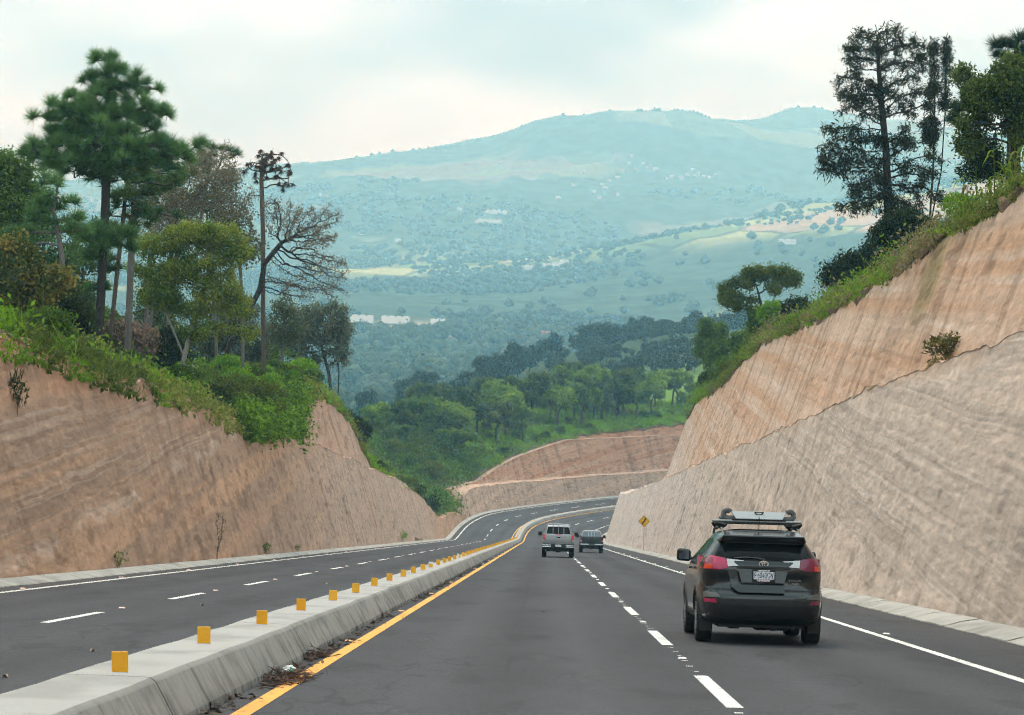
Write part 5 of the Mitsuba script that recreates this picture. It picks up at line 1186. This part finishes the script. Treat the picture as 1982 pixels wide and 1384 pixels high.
def suv():
    car = thing('black_suv', 'black sport utility vehicle with a roof rack in the right lane, nearest vehicle', 'car')
    M4 = T().translate([3.20, 33.75, 0.004])
    B = Body([(0.26, .70, .42, 4.20), (0.30, .80, .26, 4.32), (0.36, .865, .12, 4.42), (0.46, .900, .035, 4.52), (0.60, .915, .0, 4.57), (0.69, .918, .005, 4.56), (0.73, .917, .03, 4.54), (0.80, .915, .085, 4.52), (0.87, .915, .125, 4.48),
              (0.95, .915, .120, 4.40), (1.05, .908, .095, 3.95), (1.12, .898, .10, 3.55), (1.20, .872, .14, 3.25), (1.30, .805, .20, 2.98), (1.40, .735, .28, 2.74), (1.50, .668, .36, 2.50), (1.56, .628, .40, 2.32), (1.61, .585, .44, 2.10), (1.645, .515, .52, 1.80), (1.665, .40, .66, 1.60), (1.672, .20, .85, 1.45)])
    body = to_m3(B.mesh())
    for y in (0.98, 3.64):
        for sx in (-1, 1):
            c = m3.Manifold.cylinder(0.40, 0.40, 0.40, 48).rotate([0, 90, 0]).translate([0.62 if sx > 0 else -1.02, y, 0.36])
            body = body - c
    put('body', tm(body), 'black_paint', car, smooth=32, to_world=M4)
    rear = lambda x, z, h: np.stack([x, B.rear(x, z)-h, z], -1)
    left = lambda y, z, h: np.stack([-B.side(y, z)-h, y, z], -1)
    right = lambda y, z, h: np.stack([B.side(y, z)+h, y, z], -1)
    def R_(name, poly, mat, off=0.012, label=None, deep=0.04, size=0.07, parent=car): return put(name, patch(poly, rear, off, deep, size), mat, parent, label=label, smooth=25, to_world=M4)
    pg = lambda *p: Polygon(p)
    rnd = lambda g, r: g.buffer(-r).buffer(r)
    # the hatch: window, panel between the lamps, recess round the plate, lower panel
    hatch = R_('tailgate', rnd(pg((-.80,.80),(.80,.80),(.84,1.0),(.80,1.20),(-.80,1.20),(-.84,1.0)), .03), 'black_paint', 0.010)
    R_('tailgate_gap', rnd(pg((-.825,.775),(.825,.775),(.87,1.0),(.825,1.22),(-.825,1.22),(-.87,1.0)), .03).difference(rnd(pg((-.805,.79),(.805,.79),(.848,1.0),(.805,1.21),(-.805,1.21),(-.848,1.0)), .03)), 'black_plastic', 0.004)
    R_('rear_window', rnd(pg((-.705,1.225),(.705,1.225),(.70,1.27),(.575,1.51),(-.575,1.51),(-.70,1.27)), .03), 'black_glass', 0.012)
    R_('upper_trim', rnd(pg((-.36,1.135),(.36,1.135),(.45,1.205),(-.45,1.205)), .012), 'black_paint', 0.030, parent=hatch)
    put('plate_recess', patch(rnd(pg((-.32,.90),(.30,.90),(.36,1.105),(-.37,1.105)), .015), lambda x, z, h: np.stack([x, B.rear(x, 1.0)-0.004-h-0.34*(1.105-z), z], -1), 0.006, 0.04), 'black_paint', hatch, smooth=25, to_world=M4)
    put('recess_lip', patch(rnd(pg((-.40,1.105),(.40,1.105),(.37,1.135),(-.37,1.135)), .006), rear, 0.045, 0.04), 'black_plastic', hatch, to_world=M4)
    put('lower_panel', patch(rnd(pg((-.52,1.06),(-.40,1.09),(-.345,.885),(.31,.885),(.30,.755),(-.36,.755),(-.46,.83)), .02), lambda x, z, h: np.stack([x, B.rear(x, 0.9)-0.05-h-0.45*(.885-np.minimum(z, .885)), z], -1), 0.008, 0.06), 'black_paint', hatch, smooth=25, to_world=M4)
    # lamps
    for sx in (-1, 1):
        q = lambda *p: Polygon([(sx*a, b) for a, b in p])
        lamp = R_('tail_light', q((.50,1.11),(.62,1.075),(.905,1.075),(.905,1.245),(.80,1.285),(.55,1.245)), 'red_lens' if sx < 0 else 'dark_red_lens', 0.022)
        R_('reversing_lens', q((.285,1.215),(.35,1.135),(.515,1.125),(.535,1.235)), 'clear_lens', 0.026, parent=lamp)
        R_('orange_lens', q((.74,1.085),(.885,1.085),(.885,1.145),(.74,1.155)), 'orange_lens', 0.027, parent=lamp)
        R_('dark_lens', q((.735,1.16),(.885,1.15),(.885,1.24),(.74,1.255)), 'dark_red_lens', 0.026, parent=lamp)
        R_('reflector', q((.665,.60),(.835,.60),(.85,.655),(.69,.655)), 'red_lens' if sx < 0 else 'dark_red_lens', 0.018)
        R_('bumper_lip', q((.62,.675),(.90,.675),(.90,.735),(.80,.755),(.66,.74)), 'grey_plastic', 0.03)
    R_('bumper_cladding', rnd(pg((-.87,.37),(.87,.37),(.90,.58),(.60,.66),(-.60,.66),(-.90,.58)), .02), 'black_plastic', 0.014)
    # number plate, badge and lettering
    def flat(m, x, z, h): m.apply_translation([x, -h, z]); return m
    yb = float(B.rear(0.0, 1.0))-0.055
    plate = put('number_plate', box(-.165, .165, yb-.040, yb-.02, .915, 1.095), 'black_plastic', car, to_world=M4)
    put('plate_field', box(-.150, .148, yb-.046, yb-.03, .950, 1.060), 'plate_white', plate, to_world=M4)
    put('plate_top_strip', box(-.085, .085, yb-.045, yb-.03, 1.068, 1.084), 'plate_white', plate, to_world=M4)
    put('plate_bottom_strip', box(-.10, .09, yb-.045, yb-.03, .920, .944), 'plate_pink', plate, to_world=M4)
    t = meshkit.text_mesh('P 684GCW', 0.078, 0.002, bold=True); w_ = t.bounds[1][0]-t.bounds[0][0]
    t.apply_translation([-t.bounds[0][0], -t.bounds[0][1], 0]); t.apply_scale([0.275/w_, 1, 1]); t = upright(t); t.apply_translation([-.138, yb-.047, .966])
    put('plate_text', t, 'plate_blue', plate, to_world=M4)
    for s_, x_, z_, h_, w_ in (('EVOLES', .37, .925, .028, .18), ('AWD', .41, .882, .026, .10)):
        t = meshkit.text_mesh(s_, h_, 0.004, bold=True); t.apply_translation([-t.bounds[0][0], 0, 0]); t.apply_scale([w_/t.bounds[1][0], 1, 1]); t = upright(t)
        v = t.vertices; v[:, 0] += x_; v[:, 2] += z_; v[:, 1] = B.rear(v[:, 0], v[:, 2])-.014+v[:, 1]; put('lettering', trimesh.Trimesh(v, t.faces, process=False), 'chrome', car, to_world=M4)
    def ring(cx, cz, rx, rz, tk): return Point(0, 0).buffer(1, 24).difference(Point(0, 0).buffer(0.001)) and affinity.translate(affinity.scale(Point(0, 0).buffer(1, 24), rx, rz).difference(affinity.scale(Point(0, 0).buffer(1, 24), rx-tk, rz-tk)), cx, cz)
    emb = union_all([ring(0, 0, .070, .048, .011), ring(0, .018, .043, .017, .008), ring(0, -.002, .020, .040, .008)])
    yb2 = float(B.rear(0.0, 1.17))
    em = upright(extr(emb, 0.008)); em.apply_translation([0, yb2-.034, 1.17]); put('emblem', em, 'chrome', car, label='oval chrome emblem of interlocked rings', to_world=M4)
    # spoiler over the window, wiper
    sp = m3.Manifold.batch_hull([m3.Manifold.sphere(.018, 12).translate(list(p)) for p in ((-.60,.24,1.50),(.60,.24,1.50),(-.575,.19,1.56),(.575,.19,1.56),(-.53,.52,1.625),(.53,.52,1.625),(-.635,.46,1.50),(.635,.46,1.50))])
    put('spoiler', tm(sp), 'black_paint', car, smooth=35, to_world=M4)
    put('spoiler_underside', box(-.57, .57, .255, .36, 1.465, 1.484), 'black_plastic', car, to_world=M4)
    wp = tubes([rear(np.array([a]), np.array([z]), 0.03)[0] for a, z in ((.02,1.235),(-.10,1.255),(-.25,1.262),(-.42,1.25))], .009, 6); put('wiper', wp, 'grey_plastic', car, to_world=M4)
    # side glass, pillars, handles
    for nm, place, sx in (('left', left, -1), ('right', right, 1)):
        put('side_window', patch(rnd(pg((.62,1.20),(1.05,1.185),(1.12,1.50),(.86,1.50)), .02), place, .008, .03), 'black_glass', car, smooth=25, to_world=M4)
        put('side_window', patch(rnd(pg((1.12,1.185),(2.02,1.17),(1.92,1.52),(1.20,1.52)), .02), place, .008, .03), 'black_glass', car, smooth=25, to_world=M4)
        put('side_window', patch(rnd(pg((2.08,1.17),(2.95,1.16),(2.60,1.42),(2.30,1.50),(1.99,1.52)), .02), place, .008, .03), 'black_glass', car, smooth=25, to_world=M4)
        put('door_handle', patch(rnd(pg((1.25,1.06),(1.45,1.06),(1.45,1.095),(1.25,1.095)), .012), place, .035, .03), 'black_paint', car, to_world=M4)
        put('door_handle', patch(rnd(pg((2.30,1.05),(2.50,1.05),(2.50,1.085),(2.30,1.085)), .012), place, .035, .03), 'black_paint', car, to_world=M4)
        put('sill', patch(rnd(pg((1.42,.30),(3.20,.30),(3.20,.44),(1.42,.44)), .02), place, .02, .04), 'black_plastic', car, to_world=M4)
        for yc in (.98, 3.64):
            arc = Point(yc, .36).buffer(.46, 24).difference(Point(yc, .36).buffer(.395, 24)).intersection(sbox(yc-.5, .33, yc+.5, 1.0))
            put('arch_trim', patch(arc, place, .016, .03), 'black_plastic', car, to_world=M4)
        hs = m3.Manifold.batch_hull([m3.Manifold.sphere(.045, 12).translate([sx*a, b, z]) for a, b, z in ((.915,3.02,1.19),(1.05,3.00,1.20),(.915,3.00,1.29),(1.045,2.98,1.305),(.95,3.12,1.24))])
        mir = put('mirror', tm(hs), 'black_paint', car, smooth=40, to_world=M4)
        put('mirror_glass', box(min(sx*.905, sx*1.06), max(sx*.905, sx*1.06), 2.944, 2.952, 1.18, 1.315), 'cab_glass', mir, to_world=M4)
        put('mirror_arm', tm(rbox(min(sx*.84, sx*.98), max(sx*.84, sx*.98), 3.00, 3.08, 1.17, 1.22, .02)), 'black_plastic', mir, to_world=M4)
        for yc in (.98, 3.64): wheel(car, sx*.795, yc, .352, .235, M4, sx)
        put('roof_rail', tubes([(sx*.56,.62,1.60),(sx*.565,.74,1.672),(sx*.57,1.5,1.70),(sx*.57,2.2,1.675),(sx*.57,2.34,1.585)], .018, 8), 'grey_plastic', car, to_world=M4)
        put('mud_flap', box(min(sx*.70, sx*.88), max(sx*.70, sx*.88), .56, .58, .17, .42), 'black_plastic', car, to_world=M4)
    # what hangs below
    und = [box(-.62, .62, .35, 4.1, .24, .34), rod((-.7, .98, .33), (.7, .98, .33), .05), tm(rbox(-.10, .42, .45, .78, .20, .36, .06)), rod((.45, .22, .255), (.45, .75, .27), .032), box(-.45, -.30, .5, .9, .215, .30), rod((-.55, .9, .30), (-.35, 1.6, .26), .03), box(.15, .20, .33, .5, .20, .3)]
    put('underbody', cat(und), 'black_plastic', car, to_world=M4)
    put('antenna', tubes([(-.01,.86,1.66),(-.012,.83,1.76),(-.012,.81,1.86)], .006, 6), 'black_plastic', car, to_world=M4)
    # fittings on the rack
    rk_ = thing('roof_rack', 'silver fronted roof carrier with curled ends on the black vehicle', 'roof rack')
    for yc in (.98, 1.85):
        put('crossbar', tm(rbox(-.64, .64, yc-.035, yc+.035, 1.775, 1.805, .012)), 'silver_panel' , rk_, smooth=30, to_world=M4)
        put('bar_underside', box(-.62, .62, yc-.03, yc+.03, 1.745, 1.776), 'black_plastic', rk_, to_world=M4)
        for sx in (-1, 1):
            f_ = m3.Manifold.batch_hull([m3.Manifold.sphere(.02, 10).translate([sx*a, yc+b, z]) for a, b, z in ((.50,-.05,1.72),(.62,-.05,1.75),(.54,.05,1.70),(.62,.05,1.75),(.48,0,1.755),(.565,0,1.675))])
            put('foot', tm(f_), 'black_plastic', rk_, smooth=30, to_world=M4)
    fr = m3.Manifold.batch_hull([m3.Manifold.sphere(.008, 8).translate(list(p)) for p in ((-.34,.93,1.825),(.34,.93,1.825),(-.40,1.02,1.925),(.40,1.02,1.925),(-.34,.95,1.82),(.34,.95,1.82),(-.40,1.04,1.92),(.40,1.04,1.92))])
    put('front_panel', tm(fr), 'silver_panel', rk_, smooth=30, to_world=M4)
    put('lower_edge', tm(rbox(-.40, .40, .93, 1.2, 1.795, 1.825, .012)), 'black_plastic', rk_, to_world=M4)
    lt = Polygon([(-.075, .045), (.075, .045), (.045, 0), (-.045, 0)]); lt = upright(extr(lt.difference(affinity.scale(lt, .62, .45)), .01)); lt.apply_translation([0, .985, 1.885]); put('latch', lt, 'black_plastic', rk_, to_world=M4)
    for sx in (-1, 1):
        a = np.linspace(-1.9, 2.5, 26)
        cu = np.stack([sx*(.465+.058*np.cos(a)), np.full(26, 1.05), 1.885+.058*np.sin(a)], 1)
        cu = np.vstack([[[sx*.33, 1.05, 1.825]], cu]) if True else cu
        put('curled_end', tubes(cu, .042, 10), 'grey_plastic', rk_, smooth=True, to_world=M4)
        put('side_tube', tubes([(sx*.50, 1.05, 1.84), (sx*.50, 1.9, 1.84)], .03, 8), 'grey_plastic', rk_, to_world=M4)
    put('tray', tm(rbox(-.42, .42, 1.05, 1.95, 1.805, 1.83, .01)), 'black_plastic', rk_, to_world=M4)
suv()

def pickup(name, label, x, y, w, h, paint, glass, bars, lit, chrome_bumper, racktop, plate_col):
    """A pickup seen from behind: bed with tailgate, cab with rear window and guard bars."""
    car = thing(name, label, 'pickup truck'); M4 = T().translate([x, y, 0.004])
    k, q = w/1.855, h/1.80
    bed = Body([(.50*q,.80*k,.22,1.75),(.58*q,.86*k,.16,1.8),(.75*q,.90*k,.12,1.82),(1.0*q,.915*k,.10,1.82),(1.20*q,.91*k,.10,1.82),(1.27*q,.90*k,.11,1.82)], 10)
    hull = to_m3(bed.mesh(30, 64))
    well = tm(rbox(-.74*k, .74*k, .22, 1.70, .82*q, 1.6*q, .03))
    for yc in (1.12,):
        for sx in (-1, 1): hull = hull - m3.Manifold.cylinder(.44, .42*q, .42*q, 40).rotate([0, 90, 0]).translate([.58*k if sx > 0 else -1.02*k, yc, .40*q])
    put('bed', tm(hull - to_m3(well)), paint, car, smooth=32, to_world=M4)
    cab = Body([(.45*q,.80*k,1.84,5.0),(.60*q,.90*k,1.83,5.25),(.90*q,.92*k,1.83,5.28),(1.05*q,.91*k,1.84,5.1),(1.15*q,.90*k,1.85,4.1),(1.22*q,.88*k,1.86,3.9),(1.45*q,.79*k,1.93,3.6),(1.65*q,.71*k,2.0,3.25),(1.74*q,.66*k,2.08,3.0),(1.775*q,.56*k,2.25,2.8),(1.785*q,.3*k,2.4,2.7)], 8)
    hc = to_m3(cab.mesh(40, 72))
    for sx in (-1, 1): hc = hc - m3.Manifold.cylinder(.44, .42*q, .42*q, 40).rotate([0, 90, 0]).translate([.58*k if sx > 0 else -1.02*k, 4.2, .40*q])
    put('cab', tm(hc), paint, car, smooth=32, to_world=M4)
    rc = lambda a, b, hh: np.stack([a, cab.rear(a, b)-hh, b], -1)
    rb = lambda a, b, hh: np.stack([a, bed.rear(a, b)-hh, b], -1)
    P = lambda *p: Polygon([(a*k, b*q) for a, b in p])
    put('rear_window', patch(P((-.70,1.26),(.70,1.26),(.60,1.66),(-.60,1.66)).buffer(-.03).buffer(.03), rc, .01, .03), glass, car, to_world=M4)
    tg = put('tailgate', patch(P((-.74,.76),(.74,.76),(.74,1.25),(-.74,1.25)).buffer(-.02).buffer(.02), rb, .014, .03), paint, car, smooth=25, to_world=M4)
    put('tailgate_crease', patch(P((-.70,1.13),(.70,1.13),(.70,1.16),(-.70,1.16)), rb, .022, .02), paint, tg, to_world=M4)
    put('tailgate_handle', patch(P((-.12,1.06),(.12,1.06),(.12,1.12),(-.12,1.12)), rb, .022, .02), 'black_plastic', tg, to_world=M4)
    put('brake_light', box(-.17*k, .19*k, .07, .09, 1.215*q, 1.265*q), 'lit_pink_lens' if lit else 'dark_red_lens', car, to_world=M4)
    for sx in (-1, 1):
        S = lambda *p: Polygon([(sx*a*k, b*q) for a, b in p])
        tl = put('tail_light', patch(S((.75,.86),(.91,.86),(.91,1.22),(.75,1.22)), rb, .02, .03), 'red_lens' if not lit else 'dark_red_lens', car, to_world=M4)
        put('lit_lens' if lit else 'upper_lens', patch(S((.755,1.00),(.915,1.00),(.915,1.225),(.755,1.225)), rb, .03, .03), 'lit_red_lens' if lit else 'dark_red_lens', tl, to_world=M4)
        put('clear_lens', patch(S((.775,.88),(.88,.88),(.88,.96),(.775,.96)), rb, .028, .03), 'clear_lens', tl, to_world=M4)
        put('mirror', tm(m3.Manifold.batch_hull([m3.Manifold.sphere(.04, 10).translate([sx*a*k, b, z*q]) for a, b, z in ((.98,3.5,1.20),(1.12,3.48,1.20),(.98,3.48,1.36),(1.12,3.46,1.36),(1.0,3.6,1.28))])), 'black_plastic' if not lit else 'black_plastic', car, smooth=40, to_world=M4)
        put('mirror_arm', tm(rbox(min(sx*.84*k, sx*1.0*k), max(sx*.84*k, sx*1.0*k), 3.5, 3.58, 1.2*q, 1.25*q, .02)), 'black_plastic', car, to_world=M4)
        for yc in (1.12, 4.2): wheel(car, sx*.79*k, yc, .385*q, .26*k, M4, sx)
        put('side_glass', patch(P((2.2,1.22),(3.4,1.2),(3.1,1.62),(2.25,1.62)).buffer(0), lambda a, b, hh: np.stack([sx*(cab.side(a/k, b)+hh), a/k, b], -1), .008, .03), 'black_glass', car, to_world=M4)
    if chrome_bumper:
        put('bumper', tm(rbox(-.90*k, -.22*k, -.02, .14, .62*q, .69*q, .02)), 'chrome', car, to_world=M4); put('bumper', tm(rbox(.22*k, .90*k, -.02, .14, .62*q, .69*q, .02)), 'chrome', car, to_world=M4)
        put('bumper_core', tm(rbox(-.90*k, .90*k, .0, .2, .50*q, .62*q, .03)), 'black_plastic', car, to_world=M4)
    else:
        for a, b in ((-.91, -.42), (.42, .91)):
            put('bumper', tm(rbox(a*k, b*k, -.03, .14, .55*q, .60*q, .02)), 'chrome', car, to_world=M4); put('bumper', tm(rbox(a*k, b*k, .0, .14, .64*q, .68*q, .015)), 'chrome', car, to_world=M4)
        put('bumper_core', tm(rbox(-.90*k, .90*k, .01, .2, .50*q, .74*q, .03)), 'black_plastic', car, to_world=M4)
    npl = put('number_plate', box(-.17*k, .17*k, -.045, -.02, .58*q, .70*q), plate_col, car, to_world=M4)
    put('underbody', cat([box(-.55*k, .55*k, .3, 4.8, .34*q, .52*q), rod((-.7*k, 1.12, .385*q), (.7*k, 1.12, .385*q), .07), tm(rbox(-.14, .14, .95, 1.3, .27*q, .50*q, .06)), box(-.80*k, .80*k, .2, 1.0, .44*q, .54*q)]), 'black_plastic', car, to_world=M4)
    # guard frame behind the window
    yb = 1.72; top = 1.80*q if racktop else 1.70*q; z0 = 1.26*q
    sx1, sx0 = .66*k, .78*k
    put('guard_frame', tubes([(-sx0, yb, z0), (-sx1-.02, yb, top-.08), (-sx1+.05, yb, top), (sx1-.05, yb, top), (sx1+.02, yb, top-.08), (sx0, yb, z0)], .040, 8), bars, car, smooth=True, to_world=M4)
    for xb in ((-.32, 0.0, .32) if racktop else (-.25, -.02, .02, .25)):
        put('guard_bar', tubes([(xb*k, yb, z0), (xb*k*.95, yb, top)], .026, 6), bars, car, to_world=M4)
    return car
pickup('pickup_truck', 'silver pickup truck with brake lights on and guard bars over its bed', .87, 133.6, 1.87, 1.90, 'silver_paint', 'black_glass', 'silver_paint', True, False, True, 'plate_white')
pickup('pickup_truck', 'small dark pickup truck ahead of the silver one in the right lane', 3.50, 168.0, 1.72, 1.66, 'dark_green_paint', 'sky_painted_glass', 'white_sheet', False, True, False, 'grey_plastic')

# ------------------------------------------------------------------ haze
scene['haze_air'] = {'type': 'homogeneous', 'albedo': rgb(0.93, 0.965, 0.975), 'sigma_t': rgb(*HAZE)}
scene['haze'] = {'type': 'cube', 'to_world': T().translate([0, 5000, 667]).scale([11700, 6700, 677]), 'bsdf': {'type': 'null'}, 'interior': {'type': 'ref', 'id': 'haze_air'}}
labels['haze'] = {'label': 'pale blue haze that fades the far mountain', 'kind': 'stuff'}
